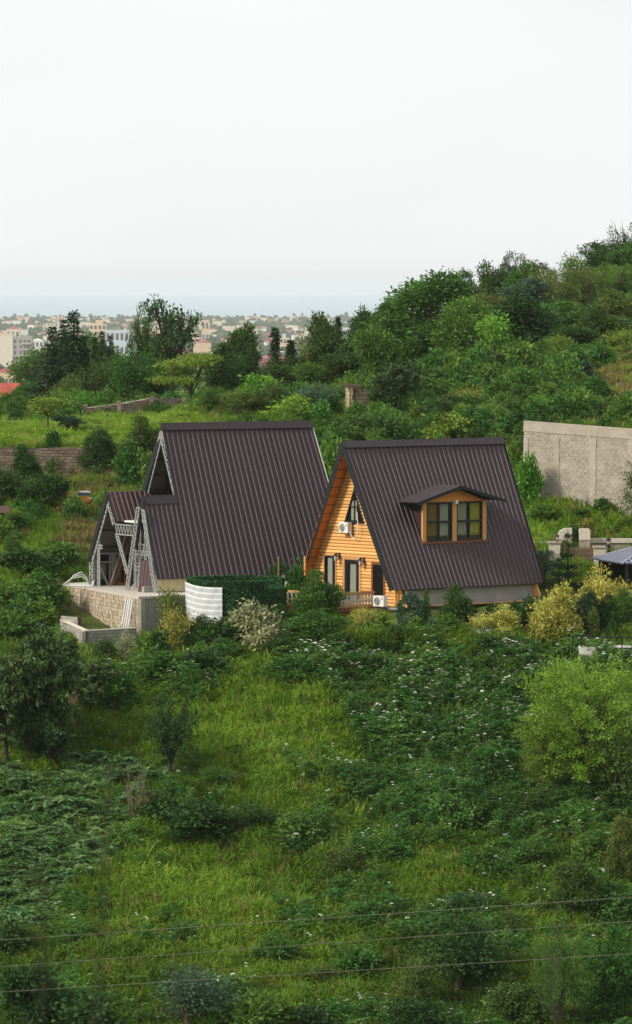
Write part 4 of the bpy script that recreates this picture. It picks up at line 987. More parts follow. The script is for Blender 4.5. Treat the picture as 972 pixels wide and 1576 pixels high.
def clumps_in(rg, env, n, lo=.55):
    env = np.array(env, float); w = (env[:, 3]*env[:, 4]*env[:, 5])**(2/3); k = rg.choice(len(env), n, p=w/w.sum())
    d = unit(rg.normal(size=(n, 3))); rr = rg.uniform(lo**3, 1, n)**(1/3)
    return env[k, :3] + d*env[k, 3:]*rr[:, None], d
def crown_quads(rg, cl, out, nl, cr, ll, lw, flat=.7, droop=0., outw=.6, lvar=.35, tv=.3):
    n = len(cl); off = rg.normal(size=(n, nl, 3))*cr*np.array([1, 1, flat]); off *= rg.uniform(.6, 1.3, (n, 1, 1))
    c = (cl[:, None] + off).reshape(-1, 3)
    ax = unit(off).reshape(-1, 3)*.7 + np.repeat(out, nl, 0)*outw + rg.normal(size=(n*nl, 3))*.45 + np.array([0, 0, -droop])
    L = ll*rg.uniform(1-lvar, 1+lvar, n*nl); W = lw*rg.uniform(1-lvar, 1+lvar, n*nl)
    t = np.repeat(rg.normal(.5, tv*.6, n), nl) + rg.normal(0, tv*.5, n*nl)
    nb = unit(off).reshape(-1, 3)*.9 + np.repeat(out, nl, 0)*.5 + np.array([0, 0, .55])
    return leaf_faces(c, ax, L, W, rg, nb, .45), np.clip(t, 0, 1)
def limbs(rg, h0, base_r, targets, sway=.15, n=6, split=.5):
    mb = MB(); top = np.mean(targets, 0); top = np.array([top[0]*.3, top[1]*.3, h0])
    tr = [(0, 0, -.4)]; m = 5
    for i in range(1, m+1):
        t = i/m; tr.append((top[0]*t + rg.normal()*sway*.3*t, top[1]*t + rg.normal()*sway*.3*t, top[2]*t))
    mb.tube(tr, np.linspace(base_r*1.25, base_r*.55, m+1), 8)
    for tg in targets:
        s = np.array(tr[rg.integers(m-2, m+1)]); e = np.array(tg); q = []
        for i in range(5):
            t = i/4; p = s*(1-t) + e*t; p[2] += math.sin(t*math.pi)*.12*np.linalg.norm(e-s)*(.5-rg.random()*.6); p[:2] += rg.normal(size=2)*sway*.4*math.sin(t*math.pi); q.append(p)
        mb.tube(q, np.linspace(base_r*.5, base_r*.12, 5), n, cap=False)
    return mb
PROTO = {}
def proto(kind, crown, trunk, w, h, bark='bark'):
    PROTO.setdefault(kind, []).append((crown, trunk, w, h, bark))
LM = dict(
    dark=leaf_mat('dark_leaf', (.017, .044, .011), (.082, .170, .034)),
    mid=leaf_mat('mid_green_leaf', (.028, .080, .013), (.125, .268, .042)),
    light=leaf_mat('fresh_green_leaf', (.066, .140, .018), (.220, .350, .050)),
    lime=leaf_mat('lime_green_leaf', (.075, .190, .016), (.205, .425, .048)),
    poplar=leaf_mat('soft_green_leaf', (.040, .102, .018), (.150, .295, .050), .3, .55, .012),
    olive=leaf_mat('olive_leaf', (.045, .080, .016), (.165, .235, .045)),
    yellow=leaf_mat('golden_leaf', (.22, .23, .028), (.68, .64, .15), .25),
    gold_green=leaf_mat('gold_green_leaf', (.09, .12, .02), (.40, .42, .08), .25),
    blue=leaf_mat('bluish_leaf', (.030, .066, .036), (.105, .190, .110)),
    conifer=leaf_mat('conifer_needle', (.013, .034, .014), (.046, .098, .038), .12),
    conifer_b=leaf_mat('blue_conifer_needle', (0.026, 0.058, 0.050), (0.101, 0.178, 0.152), .12),
    thuja=leaf_mat('bright_conifer_needle', (0.060, 0.132, 0.014), (0.248, 0.403, 0.046), .2),
    loquat=leaf_mat('glossy_dark_leaf', (.017, .040, .011), (.13, .225, .070), .2, .38),
    cream=leaf_mat('cream_edged_leaf', (0.036, 0.078, 0.024), (0.504, 0.540, 0.288), .25),
    fern=leaf_mat('bluish_fern_frond', (.060, .140, .045), (.190, .350, .120), .3),
    weed=leaf_mat('weed_leaf', (.034, .100, .018), (.140, .315, .060), .3),
    grass=leaf_mat('long_grass_blade', (.056, .128, .010), (.220, .375, .032), .35),
    dry=leaf_mat('dry_grass_blade', (.12, .11, .03), (.32, .27, .09), .3),
    far=leaf_mat('distant_leaf', (.016, .040, .018), (.055, .105, .040), .2),
    petal=leaf_mat('white_umbel', (.70, .70, .62), (.82, .82, .76), .2),
    twig=leaf_mat('dry_twig', (.12, .10, .07), (.22, .18, .12), .1),
)
def mk(kind, n, fn):
    for i in range(n):
        rg = np.random.default_rng(abs(hash_(kind)) % 9973 + i*17); fn(kind, rg)
def hash_(s): return sum((i+1)*ord(c) for i, c in enumerate(s))

def k_round(kind, rg, w=4.2, h=5.0, nc=380, nl=28, ll=.23, lw=.125, z0=.22, cr=.24, trunk=True, lo=.5):
    env = []
    for i in range(13):
        a = rg.uniform(0, 6.28); r = rg.uniform(.10, .36)*w; z = (z0 + .12 + rg.random()*(.74-z0)*(1.1-r/w))*h; sc_ = rg.uniform(.11, .22)
        env.append((r*math.cos(a), r*math.sin(a), z, sc_*w, sc_*w, sc_*h*.72))
    env.append((rg.normal()*.06*w, rg.normal()*.06*w, .55*h, .22*w, .22*w, .28*h)); env.append((rg.normal()*.10*w, rg.normal()*.10*w, .83*h, .13*w, .13*w, .16*h))
    cl, d = clumps_in(rg, env, nc, lo)
    q, t = crown_quads(rg, cl, d, nl, cr, ll, lw)
    me = quads_mesh('crown', [(q, t, 0)], [LM['mid']])
    tm = limbs(rg, h*.42, w*.036, cl[rg.choice(nc, 9)]).data('trunk', M['bark'], True) if trunk else None
    proto(kind, me, tm, w, h)
mk('round', 4, k_round)
mk('bush', 4, lambda k, r: k_round(k, r, 2.4, 2.0, 150, 20, .20, .12, -.10, .17, False, .45))
mk('bigleaf', 2, lambda k, r: k_round(k, r, 2.4, 2.2, 120, 13, .30, .20, -.05, .22, False, .5))
mk('dense', 3, lambda k, r: k_round(k, r, 4.2, 4.5, 460, 28, .19, .11, .03, .20, True, .55))
mk('garden', 3, lambda k, r: k_round(k, r, 3.0, 2.6, 210, 26, .17, .085, -.05, .15, False, .45))
mk('airy', 3, lambda k, r: k_round(k, r, 3.6, 4.6, 150, 20, .20, .10, .15, .30, True, .35))
def k_poplar(kind, rg, w=5.0, h=9.0):
    env = [(0, 0, .55*h, .26*w, .26*w, .40*h)]
    for i in range(14):
        a = rg.uniform(0, 6.28); z = rg.uniform(.16, .86); r = .30*w*(1 - abs(z-.42)*1.1); env.append((r*math.cos(a), r*math.sin(a), z*h, .17*w, .17*w, .12*h))
    cl, d = clumps_in(rg, env, 760, .5); d = unit(d + np.array([0, 0, .7]))
    q, t = crown_quads(rg, cl, d, 24, .24, .23, .14, flat=1.2, outw=.8)
    tm = limbs(rg, h*.6, w*.03, cl[rg.choice(560, 12)]).data('trunk', M['bark'], True)
    proto(kind, quads_mesh('crown', [(q, t, 0)], [LM['light']]), tm, w, h)
mk('poplar', 3, k_poplar)
def k_conifer(kind, rg, w=3.2, h=7.5, lay=24, needle=.27, droop=.25, bare=.05, taper=.72, per=8):
    pts, dirs = [], []; mb = MB(); mb.tube([(0, 0, -.3), (rg.normal()*.05, 0, h*.5), (0, 0, h*.98)], [w*.035, w*.02, .015], 6)
    for i in range(lay):
        z = h*(bare + (1-bare)*(i + rg.uniform(-.2, .2))/lay); r = w*.5*max(.03, (1-z/h))**taper*rg.uniform(.75, 1.12)
        nb = max(4, int(per*(1-.5*i/lay)))
        for b in range(nb):
            a = 6.283*(b + rg.random())/nb; rl_ = r*rg.uniform(.75, 1.1); k = max(3, int(rl_/.11))
            d = np.array([math.cos(a), math.sin(a), 0])
            for j in range(k):
                t = (j+.5)/k; p = d*rl_*t + np.array([0, 0, z - droop*rl_*t + .18*rl_*t*t*(1 if droop > 0 else 0)])
                for s in range(5):
                    pts.append(p + rg.normal(size=3)*.05); dirs.append(d*.8 + rg.normal(size=3)*.75 + np.array([0, 0, .1]))
            if rl_ > .35: mb.tube([(0, 0, z), tuple(d*rl_*.9 + np.array([0, 0, z-droop*rl_*.75]))], [.03, .008], 4, cap=False)
    pts, dirs = np.array(pts), np.array(dirs); n = len(pts)
    q = leaf_faces(pts, dirs, needle*rg.uniform(.6, 1.2, n), needle*.36*rg.uniform(.7, 1.3, n), rg)
    proto(kind, quads_mesh('crown', [(q, np.clip(rg.normal(.45, .28, n), 0, 1), 0)], [LM['conifer']]), mb.data('trunk', M['bark_d'], True), w, h, 'bark_d')
mk('spruce', 3, k_conifer)
mk('cypress', 2, lambda k, r: k_conifer(k, r, 1.1, 5.0, 26, .26, -.3, .03, .7, 6))
mk('layered', 2, lambda k, r: k_conifer(k, r, 2.6, 3.0, 6, .20, .12, .15, .8, 9))
mk('thuja', 3, lambda k, r: k_conifer(k, r, 1.0, 1.5, 11, .17, -.9, .02, .8, 7))
def k_open(kind, rg, w=5.2, h=6.0, nt=46):
    mb = MB(); cls = []; outs = []
    mb.tube([(0, 0, -.4), (.05, 0, h*.15), (rg.normal()*.1, .05, h*.30)], [w*.045, w*.036, w*.03], 8)
    for i in range(11):
        a = 6.283*i/11 + rg.normal()*.25; e = rg.uniform(.55, 1.0); rr_ = w*.5*math.sqrt(max(.05, 1-(e-.42)**2*1.6))*rg.uniform(.55, 1.0)
        tip = np.array([rr_*math.cos(a), rr_*math.sin(a), h*e*.96]); s = np.array([0, 0, h*rg.uniform(.2, .30)]); q = []
        for j in range(6):
            t = j/5; p = s*(1-t) + tip*t; p += rg.normal(size=3)*.11*math.sin(t*3.1); p[2] += .3*math.sin(t*3.1); q.append(p)
        mb.tube(q, np.linspace(.11, .02, 6), 6, cap=False)
        for b in range(9):
            t = rg.uniform(.35, 1.0); p0_ = q[min(5, int(t*5))]; d = unit(rg.normal(size=3) + np.array([math.cos(a), math.sin(a), .6])*.8); Lb = rg.uniform(.35, 1.0)
            p1_ = p0_ + d*Lb; mb.tube([p0_, (p0_+p1_)/2 + rg.normal(size=3)*.05, p1_], [.028, .018, .006], 4, cap=False)
            for s2 in (.4, .75, 1.0): cls.append(p0_ + d*Lb*s2); outs.append(d)
    cls, outs = np.array(cls), np.array(outs)
    q, t = crown_quads(rg, cls, outs, 13, .17, .20, .10, flat=.8)
    proto(kind, quads_mesh('crown', [(q, t, 0)], [LM['dark']]), mb.data('trunk', M['bark_d'], True), w, h, 'bark_d')
mk('open', 3, k_open)
def k_rosette(kind, rg, w=5.5, h=7.0, nc=330, low=.24):
    env = []
    for i in range(12):
        a = rg.uniform(0, 6.28); r = rg.uniform(.12, .32)*w; z = rg.uniform(low+.15, .82)*h; env.append((r*math.cos(a), r*math.sin(a), z, .2*w, .2*w, .13*h))
    env.append((0, 0, .55*h, .28*w, .28*w, .32*h))
    cl, d = clumps_in(rg, env, nc, .55); d = unit(d + np.array([0, 0, .35])); nl = 17
    base = np.repeat(cl, nl, 0) + rg.normal(size=(nc*nl, 3))*.07
    ring = unit(rg.normal(size=(nc*nl, 3))); ax = ring*.95 + np.repeat(d, nl, 0)*.55 + np.array([0, 0, -.12]); n = nc*nl
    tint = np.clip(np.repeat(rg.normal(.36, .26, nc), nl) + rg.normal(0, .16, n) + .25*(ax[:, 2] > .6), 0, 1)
    q = leaf_faces(base, ax, .42*rg.uniform(.7, 1.25, n), .125*rg.uniform(.7, 1.3, n), rg)
    proto(kind, quads_mesh('crown', [(q, tint, 0)], [LM['loquat']]), limbs(rg, h*.40, w*.03, cl[rg.choice(nc, 12)]).data('trunk', M['bark_d'], True), w, h, 'bark_d')
mk('rosette', 3, k_rosette)
def k_feather(kind, rg, w=6.5, h=8.0, nb=330, weep=.22, z0=.16):
    cl = []; out = []; mb = MB()
    mb.tube([(0, 0, -.5), (.1, .05, h*.2), (0, .1, h*.42)], [w*.03, w*.024, w*.018], 8)
    for i in range(nb):
        a = rg.uniform(0, 6.28); z = h*rg.uniform(z0, .80); r = w*.27*rg.uniform(.2, 1)*(1.15-abs(z/h-.5)*1.1); s = np.array([r*math.cos(a), r*math.sin(a), z])
        d = unit(np.array([math.cos(a), math.sin(a), rg.uniform(.3, 1.6)]) + rg.normal(size=3)*.25); Lb = rg.uniform(.9, 2.1)
        if i % 8 == 0: mb.tube([(0, .05, h*rg.uniform(.2, .42)), tuple(s*.6 + np.array([0, 0, z*.36])), tuple(s), tuple(s+d*Lb*.7)], [.07, .045, .025, .01], 5, cap=False)
        for j in range(9):
            t = j/8; cl.append(s + d*Lb*t + np.array([0, 0, -weep*Lb*t*t])); out.append(unit(d + np.array([0, 0, -weep*2*t])))
    cl, out = np.array(cl), np.array(out)
    q, t = crown_quads(rg, cl, out, 14, .12, .105, .052, outw=.7, tv=.35)
    proto(kind, quads_mesh('crown', [(q, t, 0)], [LM['lime']]), mb.data('trunk', M['bark'], True), w, h)
mk('feather', 2, k_feather)
mk('weeping', 2, lambda k, r: k_feather(k, r, 4.5, 5.5, 110, .95, .35))
def k_flat(kind, rg, w=5.0, h=3.6):
    env = []
    for i in range(11):
        a = rg.uniform(0, 6.28); r = rg.uniform(.1, .36)*w; z = rg.choice([.52, .68, .82, .92])*h; env.append((r*math.cos(a), r*math.sin(a), z, .22*w, .22*w, .055*h))
    cl, d = clumps_in(rg, env, 300, .3); q, t = crown_quads(rg, cl, d*np.array([1, 1, .2]), 22, .20, .22, .09, flat=.3)
    proto(kind, quads_mesh('crown', [(q, t, 0)], [LM['light']]), limbs(rg, h*.4, .11, cl[rg.choice(300, 9)]).data('trunk', M['bark'], True), w, h)
mk('flat', 2, k_flat)
def k_sapling(kind, rg, w=2.2, h=4.2):
    env = [(rg.normal()*.25, rg.normal()*.25, h*z, .34*w, .34*w, .10*h) for z in (.66, .76, .86, .93)]
    cl, d = clumps_in(rg, env, 90, .3); q, t = crown_quads(rg, cl, d, 15, .2, .2, .10)
    proto(kind, quads_mesh('crown', [(q, t, 0)], [LM['light']]), limbs(rg, h*.68, .06, cl[rg.choice(90, 7)]).data('trunk', M['bark'], True), w, h)
mk('sapling', 2, k_sapling)
def k_ball(kind, rg):
    n = 1500; d = unit(rg.normal(size=(n, 3))); c = d*rg.uniform(.80, 1.0, (n, 1))*.5 + np.array([0, 0, .62])
    q = leaf_faces(c, d + rg.normal(size=(n, 3))*.7, np.full(n, .11), np.full(n, .06), rg)
    tm = MB().tube([(0, 0, -.3), (0, 0, .4)], [.05, .04], 6).data('trunk', M['bark_d'])
    proto(kind, quads_mesh('crown', [(q, rg.random(n), 0)], [LM['dark']]), tm, 1.05, 1.15)
mk('ball', 1, k_ball)
def k_spiky(kind, rg, w=1.6, h=1.3):
    n = 2600; d = unit(rg.normal(size=(n, 3)) + np.array([0, 0, .45])); d[:, 2] = np.abs(d[:, 2])
    c = d*np.array([w*.3, w*.3, h*.55])*rg.uniform(.3, 1, (n, 1)); q = leaf_faces(c, d + rg.normal(size=(n, 3))*.2, .36*rg.uniform(.6, 1.2, n), np.full(n, .035), rg)
    proto(kind, quads_mesh('crown', [(q, rg.random(n), 0)], [LM['blue']]), None, w, h)
mk('spiky', 2, k_spiky)
def k_bare(kind, rg):
    mb = MB()
    for i in range(13):
        a = rg.uniform(0, 6.28); t = np.array([math.cos(a)*rg.uniform(.2, .9), math.sin(a)*rg.uniform(.2, .9), rg.uniform(1.2, 2.4)]); m_ = t*.5 + rg.normal(size=3)*.12
        mb.tube([(rg.normal()*.08, rg.normal()*.08, -.2), m_, t], [.03, .02, .006], 4, cap=False)
        for b in range(4):
            s = m_ + (t-m_)*rg.random(); mb.tube([s, s + unit(rg.normal(size=3)+np.array([0, 0, .7]))*rg.uniform(.2, .5)], [.010, .004], 4, cap=False)
    proto(kind, mb.data('twigs', M['bark_l']), None, 1.6, 2.3)
mk('bare', 1, k_bare)

TREES = []
_cnt = {}
def plant(kind, mt, px, yt, w, label, cat=None, yb=None, Y=None, name=None, group=None, bark=None, var=None, rot=None, sink=0.0):
    """A tree or shrub: top pixel (px, yt), width w in photo pixels, rooted on the ground at pixel row yb or at distance Y."""
    if Y is None: Y = ground_hit(px, yb)
    X = (px - CX)/F*Y; z = tz(X, Y) - sink; h = at(px, yt, Y).z - z
    i = _cnt[kind] = _cnt.get(kind, -1) + 1
    pl = PROTO[kind]; cr, tr, nw, nh, bk = pl[(i if var is None else var) % len(pl)]
    if h < .3 or h > 22: print('PLANT?', kind, px, yt, 'Y', round(Y), 'h', round(h, 2))
    sw = w/F*Y/nw; s = (sw, sw, h/nh)
    rz_ = (i*2.399 + px*.37) % 6.283 if rot is None else rot
    treeish = kind in ('round', 'dense', 'airy', 'poplar', 'spruce', 'cypress', 'open', 'rosette', 'feather', 'weeping', 'flat', 'sapling', 'layered')
    name = name or {'spruce': 'spruce_tree', 'cypress': 'cypress_tree', 'layered': 'layered_conifer', 'thuja': 'dwarf_conifer', 'ball': 'clipped_shrub', 'spiky': 'spiky_shrub', 'bare': 'bare_shrub'}.get(kind, 'tree' if treeish else 'bush')
    cat = cat or ('tree' if treeish else 'shrub')
    if tr is not None:
        t = empty(name, (X, Y, z), rz_); t.scale = s
        c = link('crown', cr, t, None, LM[mt]); k = link('trunk', tr, t, None, M[bark or bk])
        t = tag(t, label, cat, group)
    else:
        t = link(name, cr, None, (X, Y, z), LM[mt] if kind != 'bare' else None); t.scale = s; t.rotation_euler.z = rz_; tag(t, label, cat, group)
    TREES.append((t, label)); return t
# ------------------------------------------------------------------ trees behind, left to right
G1 = 'trees behind the left boundary walls'
plant('spruce', 'conifer', 113, 476, 92, 'tallest dark spruce left of the open-branched tree', yb=None, Y=446, group=G1)
plant('spruce', 'conifer', 81, 501, 80, 'dark spruce on the left side of the tallest spruce', Y=440, group=G1)
plant('spruce', 'conifer', 97, 490, 70, 'dark spruce squeezed between two taller-looking spruces', Y=450, group=G1)
plant('spruce', 'conifer', 129, 514, 60, 'short dark spruce touching the right of the tallest spruce', Y=448, group=G1)
plant('spruce', 'conifer', 146, 518, 46, 'small dark spruce between two equal small spruces', Y=452, group=G1)
plant('spruce', 'conifer', 157, 508, 46, 'small pointed spruce in front of the white modern building', Y=455, group=G1)
plant('spruce', 'conifer', 170, 514, 34, 'thin pointed spruce furthest right of the spruce group', Y=455, group=G1)
plant('open', 'dark', 266, 452, 116, 'large open-branched tree with gaps of sea showing through', Y=452, group=G1, var=0)
plant('open', 'dark', 222, 451, 62, 'narrow sparse tree left of the large open-branched tree', Y=455, group=G1, var=1)
plant('cypress', 'conifer', 423, 504, 30, 'slender dark cypress standing alone before the town', Y=440, group=G1)
plant('cypress', 'conifer', 447, 524, 30, 'second shorter cypress right of the slender dark cypress', Y=440, group=G1)
for px, yt, w, k, mt, Y, lab in (
    (22, 598, 60, 'dense', 'mid', 432, 'rounded green tree below the red-roofed house at the left edge'),
    (52, 588, 62, 'round', 'mid', 452, 'green tree between the cream apartment block and the spruces'),
    (154, 545, 70, 'airy', 'olive', 438, 'olive-green tree in front of the small spruces'),
    (178, 550, 54, 'round', 'dark', 444, 'dark rounded tree under the thin pointed spruce'),
    (207, 532, 74, 'airy', 'mid', 436, 'loose mid-green tree left of the flat-topped tree'),
    (240, 548, 60, 'round', 'mid', 440, 'green tree under the trunk of the large open tree'),
    (100, 578, 60, 'airy', 'olive', 432, 'pale olive tree at the foot of the tall spruces'),
    (292, 545, 104, 'flat', 'light', 432, 'flat-topped light green tree like an umbrella above the stepped wall'),
    (343, 530, 64, 'round', 'dark', 440, 'dark tree right of the flat-topped tree'),
    (381, 496, 62, 'round', 'dark', 446, 'tall dark bushy tree left of the slender cypress'),
    (381, 548, 80, 'dense', 'dark', 432, 'broad dark tree at the foot of the tall bushy tree'),
    (423, 556, 60, 'round', 'dark', 436, 'dark low tree around the foot of the slender cypress'),
    (455, 540, 60, 'round', 'dark', 440, 'dark green tree left of the yellowish tree'),
    (478, 506, 56, 'airy', 'olive', 446, 'yellowish loose tree at the edge of the dark grove'),
    (512, 484, 92, 'dense', 'dark', 442, 'broad dark green tree in the middle of the grove'),
    (520, 487, 20, 'cypress', 'conifer', 452, 'dark pointed conifer tip above the middle grove'),
    (560, 470, 74, 'dense', 'dark', 458, 'dark skyline tree left of the tall fresh green trees'),
    (536, 530, 84, 'round', 'dark', 430, 'dark tree right behind the block hut'),
    (480, 556, 70, 'round', 'mid', 430, 'mid-green tree left of the block hut'),
    (606, 455, 96, 'poplar', 'poplar', 440, 'tall fresh green tree on the left of its group of three'),
    (655, 417, 176, 'poplar', 'poplar', 436, 'largest tall fresh green tree rising above the skyline'),
    (716, 452, 112, 'poplar', 'poplar', 430, 'tall fresh green tree on the right of its group of three'),
    (762, 488, 60, 'sapling', 'lime', 412, 'slender yellow-green tree with a bare pale trunk'),
    (712, 416, 74, 'dense', 'dark', 500, 'dark rounded skyline tree right of the largest green tree'),
    (754, 404, 64, 'round', 'dark', 530, 'dark loose skyline tree below the bushy crest tree'),
    (790, 381, 58, 'open', 'dark', 545, 'open dark crest tree standing above the skyline'),
    (790, 404, 96, 'dense', 'mid', 520, 'rounded mid-green tree under the open crest tree'),
    (838, 400, 60, 'open', 'dark', 540, 'small open dark tree in a dip of the skyline'),
    (880, 388, 64, 'airy', 'mid', 560, 'light twiggy tree poking above the right skyline'),
    (850, 414, 100, 'airy', 'olive', 505, 'yellowish green feathery tree below the skyline dip'),
    (897, 402, 116, 'weeping', 'olive', 500, 'soft yellow-green tree in the upper middle of the right hill'),
    (948, 396, 110, 'weeping', 'light', 510, 'fresh green feathery tree below the crest at the right edge'),
    (925, 368, 84, 'dense', 'dark', 575, 'dark tree on the crest left of the topmost tree'),
    (962, 333, 64, 'open', 'dark', 585, 'topmost dark open tree at the right edge of the skyline'),
    (975, 372, 80, 'dense', 'mid', 560, 'green tree under the topmost tree at the right edge'),
    (800, 456, 136, 'dense', 'dark', 456, 'large dark shadowy tree in the middle of the right hill'),
    (745, 440, 84, 'round', 'olive', 490, 'greyish green tree left above the large shadowy tree'),
    (812, 430, 96, 'round', 'blue', 500, 'bluish green tree above the large shadowy tree'),
    (862, 458, 110, 'dense', 'mid', 462, 'dense green tree right of the large shadowy tree'),
    (912, 470, 104, 'dense', 'olive', 452, 'olive green tree right of centre on the hill'),
    (962, 448, 100, 'dense', 'olive', 474, 'olive tree at the right edge halfway up the hill'),
    (962, 500, 70, 'airy', 'light', 440, 'light green bushy tree at the right edge of the hill'),
    (858, 512, 58, 'airy', 'light', 435, 'small fresh green tree above the dark hillside conifer'),
    (815, 540, 76, 'airy', 'mid', 430, 'loose green tree right of the slender yellow-green tree'),
    (898, 555, 78, 'spruce', 'conifer_b', 398, 'dark bluish conifer alone on the right hillside'),
    (900, 528, 90, 'dense', 'mid', 428, 'dense green tree above the bluish hillside conifer'),
    (840, 552, 84, 'dense', 'mid', 418, 'rounded tree left above the bluish hillside conifer'),
    (775, 520, 80, 'dense', 'mid', 440, 'green tree behind the top of the slender yellow-green tree'),
    (880, 500, 80, 'round', 'dark', 440, 'dark tree in the middle of the right hill below the olive tree'),
    (955, 530, 80, 'round', 'light', 425, 'light green tree above the dry grass at the right edge'),
    (800, 592, 80, 'dense', 'mid', 396, 'rounded green tree left of the lime yellow bush'),
    (870, 590, 70, 'round', 'mid', 396, 'green tree between the lime yellow bush and the bluish conifer'),
    (735, 560, 84, 'dense', 'dark', 405, 'dark tree left of the pale trunk of the slender tree'),
    (650, 560, 100, 'dense', 'dark', 402, 'dark tree under the largest tall fresh green tree'),
    (700, 470, 90, 'round', 'mid', 470, 'mid-green tree behind the right one of the tall fresh trees'),
    (580, 500, 80, 'round', 'mid', 425, 'mid-green tree left of the tall fresh green group'),
    (938, 545, 60, 'round', 'olive', 425, 'olive shrub tree above the dry grass patch on the hill'),
):
    plant(k, mt, px, yt, w, lab, Y=Y, group='trees on the hill' if px > 560 else G1)
